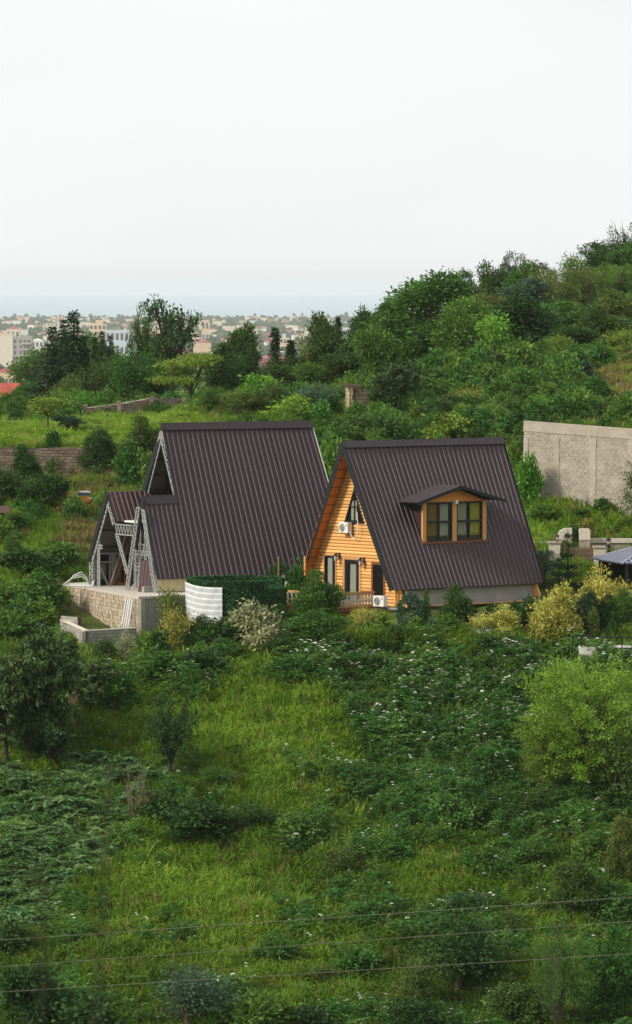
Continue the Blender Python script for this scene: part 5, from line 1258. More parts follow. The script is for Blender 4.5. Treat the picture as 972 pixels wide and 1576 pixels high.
for px, yt, w, k, mt, Y, lab in (
    (606, 545, 88, 'rosette', 'loquat', 392, 'dark glossy tree with pale leaf tips overhanging the block hut'),
    (690, 606, 120, 'dense', 'dark', 386, 'wide dark green tree just above the orange house ridge'),
    (722, 592, 60, 'airy', 'gold_green', 392, 'yellowing small tree among dark trees above the orange house'),
    (772, 607, 90, 'dense', 'mid', 384, 'round dark green tree at the right end of the orange house ridge'),
    (640, 600, 86, 'dense', 'mid', 392, 'mid-green tree left of the wide dark tree above the house'),
    (660, 575, 90, 'dense', 'mid', 398, 'leafy tree between the block hut and the yellowing small tree'),
    (745, 585, 80, 'round', 'dark', 398, 'dark tree right of the yellowing small tree'),
    (710, 622, 84, 'dense', 'light', 380, 'fresh green round tree behind the middle of the orange house roof'),
    (655, 632, 70, 'dense', 'dark', 379, 'dark round tree behind the left half of the orange house roof'),
    (790, 560, 76, 'round', 'dark', 412, 'dark tree in the hollow beside the pale trunked slender tree'),
    (830, 592, 60, 'dense', 'dark', 394, 'dark round tree just left of the lime yellow bush'),
    (820, 640, 60, 'dense', 'mid', 372, 'green tree behind the left end of the tall block wall'),
    (528, 644, 56, 'dense', 'dark', 372, 'dark tree below the block hut and the grey tarpaulin'),
    (612, 640, 80, 'bush', 'mid', 376, 'green bush directly behind the left of the orange house ridge'),
    (690, 640, 90, 'bush', 'light', 374, 'brighter green bush directly behind the middle of the house ridge'),
    (745, 648, 70, 'bush', 'mid', 374, 'green bush behind the house ridge right of the brighter bush'),
    (560, 640, 80, 'bush', 'dark', 376, 'dark bush in the gap between the two roofs'),
    (520, 650, 70, 'bush', 'mid', 366, 'green bush against the right end of the big roof'),
    (505, 690, 60, 'bush', 'light', 350, 'pale green bush low in the gap between the two roofs'),
    (800, 670, 50, 'bush', 'mid', 362, 'bush beside the left end of the tall block wall'),
    (812, 700, 40, 'bush', 'lime', 350, 'yellow-green bush at the foot of the tall wall corner'),
    (490, 588, 84, 'airy', 'blue', 396, 'bluish willow-like shrub left of the block hut'),
    (425, 585, 90, 'airy', 'olive', 398, 'loose yellow-olive shrub left of the bluish willow-like shrub'),
    (372, 600, 80, 'dense', 'olive', 398, 'olive shrub behind the middle of the big roof ridge'),
    (320, 598, 56, 'dense', 'mid', 402, 'rounded green shrub at the right end of the stepped wall'),
    (450, 608, 84, 'bush', 'lime', 392, 'lime green bush behind the right of the big roof ridge'),
    (400, 580, 80, 'bush', 'lime', 408, 'pale lime bush on top of the middle bank'),
    (845, 604, 70, 'airy', 'lime', 384, 'lime yellow bush above the tall block wall'),
    (800, 628, 60, 'dense', 'dark', 388, 'dark bush left above the tall wall corner'),
    (935, 612, 80, 'dense', 'mid', 384, 'bright green bush over the right part of the tall wall'),
    (966, 606, 60, 'dense', 'mid', 388, 'green bush above the wall at the right edge'),
    (905, 628, 46, 'bush', 'dark', 384, 'dark low bush above the middle of the tall wall'),
    (760, 560, 60, 'bush', 'mid', 404, 'bush at the foot of the slender yellow-green tree'),
    (700, 570, 70, 'bush', 'dark', 410, 'dark bush under the tall fresh green trees'),
    (850, 575, 60, 'bush', 'blue', 404, 'bluish bush left of the dark hillside conifer'),
    (955, 578, 70, 'bush', 'olive', 408, 'yellowish bush beside the dry grass patch'),
    (800, 570, 60, 'bush', 'mid', 410, 'round bush in the hollow of the right hill'),
    # left slope
    (93, 596, 66, 'airy', 'light', 412, 'light green bushy shrub above the low boundary wall'),
    (128, 598, 60, 'airy', 'lime', 414, 'yellow-green shrub behind the left end of the stepped wall'),
    (162, 596, 46, 'bush', 'light', 416, 'light green shrub behind the middle of the stepped wall'),
    (24, 610, 60, 'dense', 'mid', 415, 'dark green shrub left of the light shrub above the low wall'),
    (73, 612, 62, 'sapling', 'light', 385, 'thin sapling with a bare stem on the bright grass strip'),
    (103, 640, 54, 'flat', 'blue', 386, 'small bluish flat-topped tree on the bright grass strip'),
    (152, 656, 66, 'dense', 'dark', 369, 'dark shrub hanging over the lower terrace wall'),
    (214, 640, 76, 'dense', 'dark', 368, 'dense dark tree left of the big roof top'),
    (232, 700, 60, 'bush', 'mid', 352, 'green bush behind the porch roofs'),
    (196, 686, 60, 'bush', 'mid', 362, 'green bush under the dense dark tree by the big roof'),
    (45, 686, 60, 'dense', 'dark', 366, 'dark shrubby tree in front of the lower terrace wall'),
    (4, 718, 70, 'dense', 'dark', 358, 'dark bushy tree at the left edge under the terrace wall'),
    (68, 728, 74, 'round', 'dark', 354, 'round-crowned tree with a dark trunk on the left slope'),
    (22, 770, 50, 'spiky', 'light', 352, 'tall tuft of light green reeds beside the shed'),
    (60, 792, 50, 'spiky', 'mid', 349, 'tall dark green tuft under the round-crowned tree'),
    (95, 838, 64, 'bigleaf', 'mid', 338, 'broad-leaved bush left of the porch corner'),
    (36, 845, 90, 'bush', 'dark', 336, 'dark bush at the left below the slope path'),
    (60, 880, 90, 'bush', 'mid', 328, 'green bush with pale flowers left of the platform'),
    (14, 900, 80, 'bush', 'mid', 326, 'bush at the left edge level with the platform slab'),
    (62, 925, 70, 'bush', 'light', 324, 'light leafy bush left of the tan block wall'),
    (20, 940, 90, 'bush', 'mid', 318, 'leafy bush at the left edge above the dark glossy tree'),
):
    plant(k, mt, px, yt, w, lab, Y=Y, group='shrubs and small trees behind the houses' if px > 250 else 'shrubs and small trees on the left slope')
# garden in front of the houses
GG = 'garden shrubs before the houses'
for px, yt, w, k, mt, Y, lab in (
    (484, 878, 88, 'dense', 'mid', 314.6, 'rounded green shrub hiding the left of the balcony'),
    (497, 942, 120, 'dense', 'mid', 310.5, 'large leafy bush below the balcony'),
    (528, 972, 84, 'dense', 'dark', 309.6, 'dark bush at the right foot of the large leafy bush below the balcony'),
    (440, 972, 80, 'dense', 'dark', 309.8, 'dark bush at the left foot of the large leafy bush below the balcony'),
    (362, 982, 84, 'dense', 'mid', 309.6, 'green bush in front of the dark bush below the round terrace'),
    (610, 962, 60, 'bush', 'dark', 310.6, 'dark low bush left of the lime cone shrub'),
    (462, 952, 74, 'dense', 'dark', 311.5, 'dark bush left of the large bush below the balcony'),
    (396, 914, 118, 'garden', 'cream', 311.2, 'pale variegated bush in front of the green hedge screen'),
    (430, 930, 66, 'dense', 'dark', 312.8, 'dark bush behind the pale variegated bush'),
    (268, 926, 52, 'airy', 'gold_green', 312.5, 'yellow-green bush at the concrete front of the platform'),
    (258, 900, 64, 'airy', 'olive', 315.5, 'thin-leaved tall shrub against the concrete platform front'),
    (302, 948, 64, 'dense', 'dark', 312.0, 'dark bush under the striped cloth'),
    (345, 955, 84, 'bush', 'dark', 311.5, 'dark bush below the round terrace floor'),
    (236, 972, 50, 'bigleaf', 'dark', 311.0, 'dark bush before the low grey wall'),
    (225, 976, 32, 'thuja', 'thuja', 309.5, 'bright green cone shrub in front of the low grey wall'),
    (190, 970, 36, 'airy', 'cream', 311.2, 'pale twiggy shrub at the foot of the low grey wall'),
    (160, 986, 50, 'bush', 'dark', 310.5, 'dark bush at the left end of the low grey wall'),
    (556, 930, 36, 'airy', 'yellow', 312.4, 'cream-yellow shrub in front of the balcony floor'),
    (588, 944, 46, 'thuja', 'thuja', 311.8, 'bright green feathery conifer below the lower air conditioner'),
    (562, 958, 54, 'thuja', 'mid', 311.4, 'green feathery conifer left of the bright feathery conifer'),
    (640, 950, 38, 'thuja', 'thuja', 311.2, 'lime cone shrub before the grey foundation'),
    (631, 913, 42, 'ball', 'blue', 312.6, 'round greyish clipped shrub against the grey foundation'),
    (664, 936, 44, 'spiky', 'blue', 311.8, 'grey-green spiky shrub beside the round clipped shrub'),
    (656, 909, 24, 'thuja', 'mid', 313.4, 'small upright conifer against the foundation'),
    (703, 902, 70, 'garden', 'dark', 312.9, 'dark broad-leaved shrub in front of the foundation'),
    (688, 945, 44, 'bush', 'mid', 311.2, 'green bush below the dark broad-leaved shrub'),
    (706, 948, 44, 'spiky', 'mid', 311.0, 'dark green spiky shrub left of the low golden shrub'),
    (742, 962, 50, 'airy', 'cream', 310.6, 'pale twiggy shrub under the low golden shrub'),
    (770, 928, 76, 'garden', 'yellow', 311.2, 'low golden shrub in front of the foundation'),
    (793, 926, 24, 'ball', 'dark', 313.2, 'dark clipped ball shrub right of the low golden shrub'),
    (758, 928, 22, 'ball', 'dark', 313.6, 'dark clipped ball shrub half hidden by the low golden shrub'),
    (812, 918, 44, 'bush', 'dark', 312.6, 'dark bush at the right corner of the orange house'),
    (797, 962, 32, 'thuja', 'thuja', 310.0, 'lime cone shrub right of the low golden shrub'),
    (858, 886, 90, 'garden', 'yellow', 311.2, 'tall golden shrub right of the roof corner'),
    (868, 928, 80, 'garden', 'gold_green', 310.2, 'green and gold shrub at the foot of the tall golden shrub'),
    (929, 866, 94, 'garden', 'yellow', 314.0, 'golden shrub in front of the garden pavilion'),
    (893, 956, 26, 'thuja', 'gold_green', 309.6, 'small yellow-green cone shrub by the patio corner'),
    (906, 905, 54, 'dense', 'conifer', 311.0, 'dark shrub between the two golden shrubs'),
    (938, 915, 56, 'dense', 'dark', 311.4, 'dark green shrub under the pavilion golden shrub'),
    (964, 908, 52, 'dense', 'mid', 311.4, 'green shrub by the patio at the right edge'),
    (913, 934, 20, 'ball', 'olive', 310.0, 'small brownish clipped ball shrub by the patio'),
    (943, 955, 18, 'ball', 'dark', 309.2, 'smaller clipped ball shrub on the patio edge'),
    (874, 812, 66, 'layered', 'conifer', 328.0, 'dark layered conifer in front of the slat fence'),
    (838, 836, 44, 'weeping', 'conifer_b', 330.0, 'bluish drooping conifer behind the roof corner'),
    (860, 850, 52, 'layered', 'conifer', 325.0, 'low dark layered conifer beside the bluish conifer'),
    (937, 832, 34, 'layered', 'conifer', 331.0, 'small layered conifer by the pavilion roof tip'),
    (430, 870, 50, 'bush', 'dark', 322.0, 'dark bush behind the thin wooden pole'),
    (455, 868, 46, 'bush', 'mid', 321.0, 'green bush against the orange house back corner'),
    (700, 775, 10, 'bare', 'dark', 352.0, 'bare shrub'),
):
    if k == 'bare': continue
    plant(k, mt, px, yt, w, lab, Y=Y, group=GG)
# right grassy slope
for px, yt, w, k, mt, Y, lab in ((836, 774, 50, 'bush', 'light', 347, 'light green bush at the foot of the tall wall by the roof'), (930, 766, 46, 'bush', 'mid', 348.5, 'green bush under the middle pilaster of the tall wall'),
    (890, 782, 50, 'bush', 'mid', 347.5, 'bush in the grass below the tall wall'), (882, 808, 36, 'bush', 'dark', 342.5, 'small dark bush between the two stone gate posts'), (980, 695, 44, 'airy', 'dark', 345, 'twiggy tree in front of the tall wall at the right edge'),
    (960, 790, 36, 'spiky', 'light', 345, 'tuft of tall grass right of the rusty gate')):
    plant(k, mt, px, yt, w, lab, Y=Y, group='bushes on the right grass slope')
# foreground slope
for px, yt, yb, w, k, mt, lab, kw in (
    (54, 950, 1180, 156, 'rosette', 'loquat', 'large glossy dark tree with pale leaf tips at the left below the platform', {}),
    (10, 990, 1190, 120, 'rosette', 'loquat', 'glossy dark tree cut by the left edge', {}),
    (84, 1085, 1196, 70, 'rosette', 'loquat', 'small glossy tree with a bare dark trunk at the left', {}),
    (140, 1010, 1110, 90, 'rosette', 'loquat', 'glossy dark bush above the bare earth bank', {}),
    (908, 988, 1238, 236, 'feather', 'lime', 'wide feathery yellow-green tree at the right edge', dict(var=0)),
    (846, 1085, 1235, 120, 'feather', 'light', 'lower feathery green tree left of the wide yellow-green tree', dict(var=1)),
    (950, 1100, 1262, 110, 'airy', 'olive', 'thin tree with a bare trunk under the wide yellow-green tree', {}),
    (262, 1062, 1216, 100, 'open', 'dark', 'sparse dark small tree standing in the grass', dict(var=2)),
    (206, 1176, 1268, 50, 'bare', 'dark', 'bare dry twiggy shrub by the fern bank', {}),
    (962, 1248, 1372, 60, 'dense', 'olive', 'yellow-green tree with a trunk at the right edge above the wires', {}),
    (885, 1318, 1432, 66, 'round', 'olive', 'loose olive tree right of the rock', {}),
    (725, 1366, 1412, 84, 'weeping', 'blue', 'bluish ferny bush above the dark tree', {}),
    (706, 1392, 1540, 160, 'airy', 'dark', 'large dark tree behind the wires at the lower right', dict(var=1)),
    (640, 1470, 1560, 90, 'airy', 'olive', 'small loose tree left of the large dark tree behind the wires', {}),
    (866, 1420, 1600, 120, 'weeping', 'mid', 'drooping green tree behind the wires at the lower right', {}),
    (945, 1425, 1590, 110, 'dense', 'mid', 'leafy green tree at the lower right corner', {}),
    (800, 1500, 1600, 110, 'round', 'olive', 'olive tree at the bottom edge beside the drooping tree', {}),
    (650, 1530, 1600, 150, 'airy', 'dark', 'dark loose bush at the bottom edge under the large dark tree', {}),
    (285, 1482, 1600, 150, 'airy', 'blue', 'bluish dark bush at the bottom left below the wires', {}),
    (400, 1530, 1610, 120, 'bush', 'mid', 'green bush at the bottom edge', {}),
    (480, 1545, 1610, 100, 'bush', 'dark', 'dark bush at the bottom edge left of the dark loose bush', {}),
    (40, 1490, 1600, 130, 'bush', 'dark', 'dark bush in the bottom left corner', {}),
    (135, 1540, 1615, 110, 'bigleaf', 'dark', 'dark leafy bush at the bottom left', {}),
    (20, 1420, 1490, 80, 'bush', 'dark', 'dark bush at the left edge under the fern bank', {}),
    (300, 1235, 1302, 110, 'bush', 'dark', 'dark low bush beside the reddish earth cut', {}),
    (250, 1220, 1280, 60, 'bigleaf', 'dark', 'dark leafy clump over the reddish earth cut', {}),
    (757, 1300, 1362, 84, 'bush', 'mid', 'green bush right of the centre above the bluish ferny bush', {}),
    (690, 1225, 1290, 90, 'bush', 'weed', 'green bush in the weedy slope', {}),
    (560, 1390, 1432, 80, 'bush', 'mid', 'low bush touching the top wire', {}),
    (600, 1290, 1338, 76, 'bush', 'mid', 'green bush in the middle of the lower slope', {}),
    (520, 1300, 1350, 84, 'airy', 'olive', 'loose olive shrub left of the bush in the middle of the lower slope', {}),
    (830, 1288, 1345, 84, 'airy', 'mid', 'loose green shrub above the rock', {}),
    (905, 1285, 1340, 74, 'bush', 'mid', 'green bush left of the yellow-green tree at the right edge', {}),
    (785, 1398, 1450, 76, 'airy', 'olive', 'olive shrub between the large dark tree and the rock', {}),
    (555, 1462, 1515, 86, 'bush', 'mid', 'green bush under the middle wire left of the small loose tree', {}),
    (495, 1480, 1530, 76, 'airy', 'olive', 'olive shrub just above the lowest wire in the middle', {}),
    (935, 1378, 1430, 66, 'bush', 'dark', 'dark bush between the top and middle wire at the right', {}),
    (425, 1442, 1490, 66, 'bush', 'mid', 'small green bush between the wires left of the middle', {}),
    (385, 1232, 1290, 96, 'airy', 'dark', 'dark loose shrub at the lower edge of the grass clearing', {}),
    (455, 1250, 1302, 90, 'bush', 'mid', 'green bush below the grass clearing', {}),
    (335, 1178, 1225, 66, 'airy', 'mid', 'loose small shrub in the grass clearing right of the sparse tree', {}),
    (40, 1075, 1180, 100, 'dense', 'dark', 'dark shrub in the shade of the glossy trees at the left edge', {}),
    (820, 1210, 1262, 96, 'airy', 'dark', 'dark shrub in the shade of the feathery trees', {}),
    (740, 1440, 1520, 90, 'dense', 'dark', 'dark shrub at the right foot of the large dark tree', {}),
    (185, 1040, 1105, 80, 'bush', 'mid', 'green bush right of the bare earth bank', {}),
    (250, 1000, 1060, 90, 'bush', 'mid', 'green bush below the bright cone shrub', {}),
    (310, 1000, 1045, 90, 'bush', 'dark', 'dark bush left of the terrace pillar', {}),
    (435, 1010, 1050, 80, 'bush', 'mid', 'low bush left of the flowering weeds', {}),
    (900, 1040, 1060, 60, 'bush', 'dark', 'dark bush under the patio railing', {}),
):
    plant(k, mt, px, yt, w, lab, yb=yb, group='bushes and trees on the near slope', **kw)

# ------------------------------------------------------------------ stuff: scattered plants as instances
SRC = {}
def source(setname, items):
    c = bpy.data.collections.new(setname)
    for i, me_ in enumerate(items):
        o = bpy.data.objects.new('%s_%02d' % (setname, i), me_); c.objects.link(o)
    SRC[setname] = c
def scatter(name, setname, pts, rot, scl, idx, tint, label, cat):
    n = len(pts); me = bpy.data.meshes.new(name); me.vertices.add(n); me.vertices.foreach_set('co', np.asarray(pts, np.float32).ravel())
    for an, ty, dat, key in (('rot', 'FLOAT_VECTOR', np.asarray(rot, np.float32).ravel(), 'vector'), ('scl', 'FLOAT_VECTOR', np.asarray(scl, np.float32).ravel(), 'vector'), ('idx', 'INT', np.asarray(idx, np.int32), 'value'), ('itint', 'FLOAT', np.asarray(tint, np.float32), 'value')):
        a = me.attributes.new(an, ty, 'POINT'); a.data.foreach_set(key, dat)
    ob = link(name, me)
    ng = bpy.data.node_groups.new('scatter_' + name, 'GeometryNodeTree'); N, L = ng.nodes, ng.links
    ng.interface.new_socket('Geometry', in_out='INPUT', socket_type='NodeSocketGeometry'); ng.interface.new_socket('Geometry', in_out='OUTPUT', socket_type='NodeSocketGeometry')
    gi, go = N.new('NodeGroupInput'), N.new('NodeGroupOutput')
    ip = N.new('GeometryNodeInstanceOnPoints'); ci_ = N.new('GeometryNodeCollectionInfo'); ci_.inputs['Collection'].default_value = SRC[setname]
    ci_.inputs['Separate Children'].default_value = True; ci_.inputs['Reset Children'].default_value = True
    def na(nm, ty):
        a = N.new('GeometryNodeInputNamedAttribute'); a.data_type = ty; a.inputs['Name'].default_value = nm; return a.outputs['Attribute']
    ip.inputs['Pick Instance'].default_value = True
    L.new(gi.outputs[0], ip.inputs['Points']); L.new(ci_.outputs[0], ip.inputs['Instance']); L.new(na('idx', 'INT'), ip.inputs['Instance Index'])
    e2r = N.new('FunctionNodeEulerToRotation'); L.new(na('rot', 'FLOAT_VECTOR'), e2r.inputs[0]); L.new(e2r.outputs[0], ip.inputs['Rotation'])
    L.new(na('scl', 'FLOAT_VECTOR'), ip.inputs['Scale']); L.new(ip.outputs[0], go.inputs[0])
    md = ob.modifiers.new('scatter', 'NODES'); md.node_group = ng
    tag(ob, label, cat, kind='stuff'); return ob

def k_tuft(rg, n=34, h=.55, spread=.22, bend=.6, w=.022, mt='grass'):
    a = rg.uniform(0, 6.283, n); r = spread*np.sqrt(rg.random(n)); b = np.stack([r*np.cos(a), r*np.sin(a), np.full(n, -.05)], 1)
    a2 = a + rg.normal(0, .8, n); d = np.stack([np.cos(a2), np.sin(a2), np.zeros(n)], 1); H = h*rg.uniform(.55, 1.2, n)[:, None]; bd = bend*rg.uniform(.3, 1.3, n)[:, None]
    side = np.stack([-np.sin(a2), np.cos(a2), np.zeros(n)], 1)*w
    up = np.array([0, 0, 1.0])
    P0 = b; P1 = b + up*H*.55 + d*H*bd*.18; P2_ = b + up*H*.9 + d*H*bd*.55; P3 = b + up*H*(1.0-.25*bd) + d*H*bd*1.0
    q = np.concatenate([np.stack([P0-side, P0+side, P1+side*.9, P1-side*.9], 1).reshape(-1, 3), np.stack([P1-side*.9, P1+side*.9, P2_+side*.6, P2_-side*.6], 1).reshape(-1, 3), np.stack([P2_-side*.6, P2_+side*.6, P3+side*.1, P3-side*.1], 1).reshape(-1, 3)])
    t = np.clip(rg.normal(.45, .2, n), 0, 1); t = np.concatenate([t*.8, t, np.minimum(1, t+.15)])
    return quads_mesh('tuft', [(q, t, 0)], [LM[mt]])
def k_weed(rg, h=1.1, flowers=0, leafs=16, L0=.20, mt='weed', spread=.34):
    parts = []; c, ax, L, W = [], [], [], []
    for i in range(5):
        a = rg.uniform(0, 6.28); top = np.array([math.cos(a)*rg.uniform(0, spread), math.sin(a)*rg.uniform(0, spread), h*rg.uniform(.7, 1.05)])
        for j in range(leafs):
            t = .25 + .75*j/leafs; p = top*t; b = rg.uniform(0, 6.28); d = np.array([math.cos(b), math.sin(b), rg.uniform(-.25, .45)]); ln = L0*rg.uniform(.7, 1.3)
            sd = np.array([-math.sin(b), math.cos(b), 0])
            for m_ in range(5):                                        # a pinnate leaf: five leaflets
                q = p + d*ln*(.3+.5*(m_//2)); s = (1 if m_ % 2 else -1) if m_ < 4 else 0
                c.append(q); ax.append(d*.7 + sd*s*.9 + rg.normal(size=3)*.15); L.append(ln*.75); W.append(ln*.26)
    q = leaf_faces(np.array(c), np.array(ax), np.array(L), np.array(W), rg, (0, 0, 1.6)); parts.append((q, np.clip(rg.normal(.45, .25, len(c)), 0, 1), 0))
    f = []
    for i in range(flowers):
        a = rg.uniform(0, 6.28); r = rg.uniform(0, spread); o = np.array([r*math.cos(a), r*math.sin(a), h*rg.uniform(1.0, 1.12)])
        for k in range(9):
            b = rg.uniform(0, 6.28); rr_ = rg.uniform(0, .085); s = .034
            p = o + np.array([rr_*math.cos(b), rr_*math.sin(b), rg.uniform(0, .02)]); f += [p + (-s, -s, 0), p + (s, -s, .01), p + (s, s, 0), p + (-s, s, .01)]
    if f: parts.append((np.array(f), rg.random(len(f)//4), 1))
    return quads_mesh('weed', parts, [LM[mt], LM['petal']])
def k_fern(rg, nf=9, Lf=1.15, mt='fern'):
    c, ax, L, W = [], [], [], []
    for i in range(nf):
        a = 6.283*i/nf + rg.normal()*.3; d = np.array([math.cos(a), math.sin(a), 0]); sd = np.array([-math.sin(a), math.cos(a), 0]); ln = Lf*rg.uniform(.7, 1.15); e = rg.uniform(.5, 1.0)
        for j in range(17):
            t = (j+1)/17; p = d*ln*t*.9 + np.array([0, 0, ln*(e*t - .75*t*t) + .15]); wl = ln*.24*math.sin(math.pi*min(1, t*.85+.15))*(1.15-t*.6)
            for s in (1, -1):
                c.append(p); ax.append(sd*s + d*.45 + np.array([0, 0, -.12]) + rg.normal(size=3)*.06); L.append(wl); W.append(ln*.065)
    n = len(c); q = leaf_faces(np.array(c), np.array(ax), np.array(L), np.array(W), rg, (0, 0, 2.5)); return quads_mesh('fern', [(q, np.clip(rg.normal(.5, .22, n), 0, 1), 0)], [LM[mt]])
rgs = np.random.default_rng(99)
source('tufts', [k_tuft(rgs), k_tuft(rgs, 40, .7, .28, .9), k_tuft(rgs, 30, .45, .2, .5), k_tuft(rgs, 24, .75, .16, .35, .016, 'dry'), k_tuft(rgs, 26, .5, .22, .8, .02, 'dry')])
source('weeds', [k_weed(rgs, 1.05, 0), k_weed(rgs, 1.15, 0, 18), k_weed(rgs, .95, 1), k_weed(rgs, 1.1, 2), k_weed(rgs, .6, 0, 10, .16, 'weed', .3), k_weed(rgs, .7, 0, 12, .15, 'olive', .3), k_weed(rgs, .5, 1, 7, .14, 'light', .25)])
source('ferns', [k_fern(rgs), k_fern(rgs, 8, 1.55), k_fern(rgs, 11, 1.2)])
source('scrub', [PROTO[k][i][0] for k, i in (('bush', 0), ('bush', 1), ('bush', 2), ('bigleaf', 0), ('bush', 3))])

def noise2(x, y, s, seed=0):
    r = np.random.default_rng(seed); v = 0
    for k in range(6):
        a = r.uniform(0, 6.28); f = s*r.uniform(.6, 1.7); v = v + np.sin((x*math.cos(a) + y*math.sin(a))*f + r.uniform(0, 6.28))
    return v/3.0
def to_px(x, y, z): 
    c, s = math.cos(PITCH), math.sin(PITCH); dz = z - CZ; dep = y*c - dz*s
    return CX + F*x/dep, CY - F*(y*s + dz*c)/dep
def inpoly(px, py, poly):
    r = np.zeros(len(px), bool); n = len(poly)
    for i in range(n):
        x0, y0 = poly[i]; x1, y1 = poly[(i+1) % n]
        c = ((y0 > py) != (y1 > py)) & (px < (x1-x0)*(py-y0)/(y1-y0+1e-9) + x0); r ^= c
    return r
def pool(n, Y0, Y1, seed, pad=140):
    r = np.random.default_rng(seed); Y = np.sqrt(r.uniform(Y0**2, Y1**2, n)); x = r.uniform(-(CX+pad)/F, (CX+pad)/F, n)*Y
    z = terr(x, Y); px, py = to_px(x, Y, z); return x, Y, z, px, py, r
def house_free(x, y, m=.4):
    k = np.ones(len(x), bool)
    for root, th, r0, r1, w in ((house.location, TH, -3.6, LR-.6, WR), (shell.location, TH2, -3.4, LQ+.5, WQ)):
        dx, dy = x - root.x, y - root.y; r = dx*math.cos(th) + dy*math.sin(th); g = dx*math.sin(th) - dy*math.cos(th)
        k &= ~((r > r0-m) & (r < r1+m) & (np.abs(g) < w+m))
    k &= ((x-TX)**2 + (y-TY)**2) > (TR_+.3)**2
    # platform
    u = rd; v = (A - B).normalized(); dx, dy = x - B.x, y - B.y; det = u.x*v.y - u.y*v.x
    a = (dx*v.y - dy*v.x)/det; b = (u.x*dy - u.y*dx)/det
    k &= ~((a > -.4) & (a < 10) & (b > -.4) & (b < 15))
    return k
FERN = [(-150, 1185), (70, 1195), (140, 1165), (235, 1190), (225, 1240), (165, 1280), (150, 1330), (105, 1380), (60, 1440), (-150, 1450)]
WEED = [(420, 1030), (520, 1010), (600, 998), (800, 1000), (900, 1012), (1100, 1025), (1100, 1240), (900, 1300), (640, 1290), (500, 1262), (560, 1180), (520, 1080)]
# grass everywhere on the near slope, the bright strip and the right slope
x, Y, z, px, py, r = pool(60000, 252, 318, 1)
nz = noise2(x, Y, .5, 3); nz2 = noise2(x, Y, 1.6, 4)
fern_m = inpoly(px, py, FERN); weed_m = inpoly(px, py, WEED)
keep = house_free(x, Y) & (~fern_m | (r.random(len(x)) < .2)) & (~weed_m | (r.random(len(x)) < .06)) & ~((Y > 310.5) & (px > 520)) & (nz2 > -1.1)
def put(mask, s0, s1, tilt=.25, zs=1.0):
    n = mask.sum(); rot = np.stack([r.normal(0, tilt, n), r.normal(0, tilt, n), r.uniform(0, 6.28, n)], 1); s = r.uniform(s0, s1, n); return rot, np.stack([s, s, s*zs], 1)
rot, scl = put(keep, .8, 1.5)
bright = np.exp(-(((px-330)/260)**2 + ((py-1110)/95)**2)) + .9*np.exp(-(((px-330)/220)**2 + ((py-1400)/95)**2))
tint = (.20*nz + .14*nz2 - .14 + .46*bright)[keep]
idx = np.where(r.random(keep.sum()) < .06, r.integers(3, 5, keep.sum()), r.integers(0, 3, keep.sum()))
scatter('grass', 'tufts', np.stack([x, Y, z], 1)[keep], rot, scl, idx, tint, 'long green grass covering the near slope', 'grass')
x, Y, z, px, py, r = pool(52000, 330, 430, 2)
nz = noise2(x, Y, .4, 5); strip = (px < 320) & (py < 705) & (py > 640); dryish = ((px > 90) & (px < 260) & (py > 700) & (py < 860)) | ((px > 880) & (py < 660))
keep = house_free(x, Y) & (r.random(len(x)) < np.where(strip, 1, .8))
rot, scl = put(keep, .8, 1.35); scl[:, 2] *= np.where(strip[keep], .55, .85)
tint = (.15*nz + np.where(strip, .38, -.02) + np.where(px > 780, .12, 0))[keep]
idx = np.where(r.random(keep.sum()) < np.where(dryish, .75, .1)[keep], r.integers(3, 5, keep.sum()), r.integers(0, 3, keep.sum()))
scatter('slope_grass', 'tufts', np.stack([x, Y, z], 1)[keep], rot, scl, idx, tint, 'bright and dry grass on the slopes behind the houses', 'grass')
# flowering weeds
x, Y, z, px, py, r = pool(30000, 252, 318, 6)
nz = noise2(x, Y, .6, 7); weed_m = inpoly(px, py, WEED); fern_m = inpoly(px, py, FERN)
low = (py > 1265) & (px > 470); loose = (nz > np.where(low, -.35, .2)) & ~weed_m & ~fern_m & (r.random(len(x)) < np.where(low, .5, .34)) & ~((Y > 311) & (px > 560))
brt = np.exp(-(((px-340)/200)**2 + ((py-1115)/70)**2)); loose &= r.random(len(x)) > brt*1.3
left_edge = (px < 330) & (py < 1100) & (Y < 309) & (r.random(len(x)) < .5)
keep = house_free(x, Y, .2) & ((weed_m & (r.random(len(x)) < .95)) | loose | left_edge)
rot, scl = put(keep, .7, 1.2, .14); big = (.85 + .4*np.clip(noise2(x, Y, 1.3, 21), -.8, 1.4))[keep]; scl *= big[:, None]; scl[:, 2] *= r.uniform(.95, 1.6, keep.sum())*np.where(Y[keep] > 306.5, .7, 1.0)
u = r.random(keep.sum()); fl = np.where((py < 1180) & (px > 430), .55, .12)[keep]
idx = np.where(u < fl*.6, 2, np.where(u < fl, 3, np.where(u < .62, 0, np.where(u < .86, 1, 6)))); idx = np.where(~weed_m[keep] & (u > .25), r.choice([0, 1, 4, 5, 5, 6, 6], keep.sum()), idx)
scatter('weeds', 'weeds', np.stack([x, Y, z], 1)[keep], rot, scl, idx, (.14*nz - .04)[keep], 'dark green weeds with flat white flower heads covering the near slope', 'weeds')
# fern bank
x, Y, z, px, py, r = pool(26000, 270, 306, 8)
keep = inpoly(px, py, FERN) & (r.random(len(x)) < .62 + .35*noise2(x, Y, .9, 33)); keep |= (r.random(len(x)) < .004) & (py > 1180)
rot, scl = put(keep, .7, 1.25, .18); scl *= (1 + .45*np.clip(noise2(x, Y, 1.0, 44), -.6, 1.3))[keep][:, None]
scatter('ferns', 'ferns', np.stack([x, Y, z], 1)[keep], rot, scl, r.integers(0, 3, keep.sum()), .16*noise2(x, Y, 1.1, 9)[keep], 'bank of bluish green ferns on the left of the near slope', 'ferns')
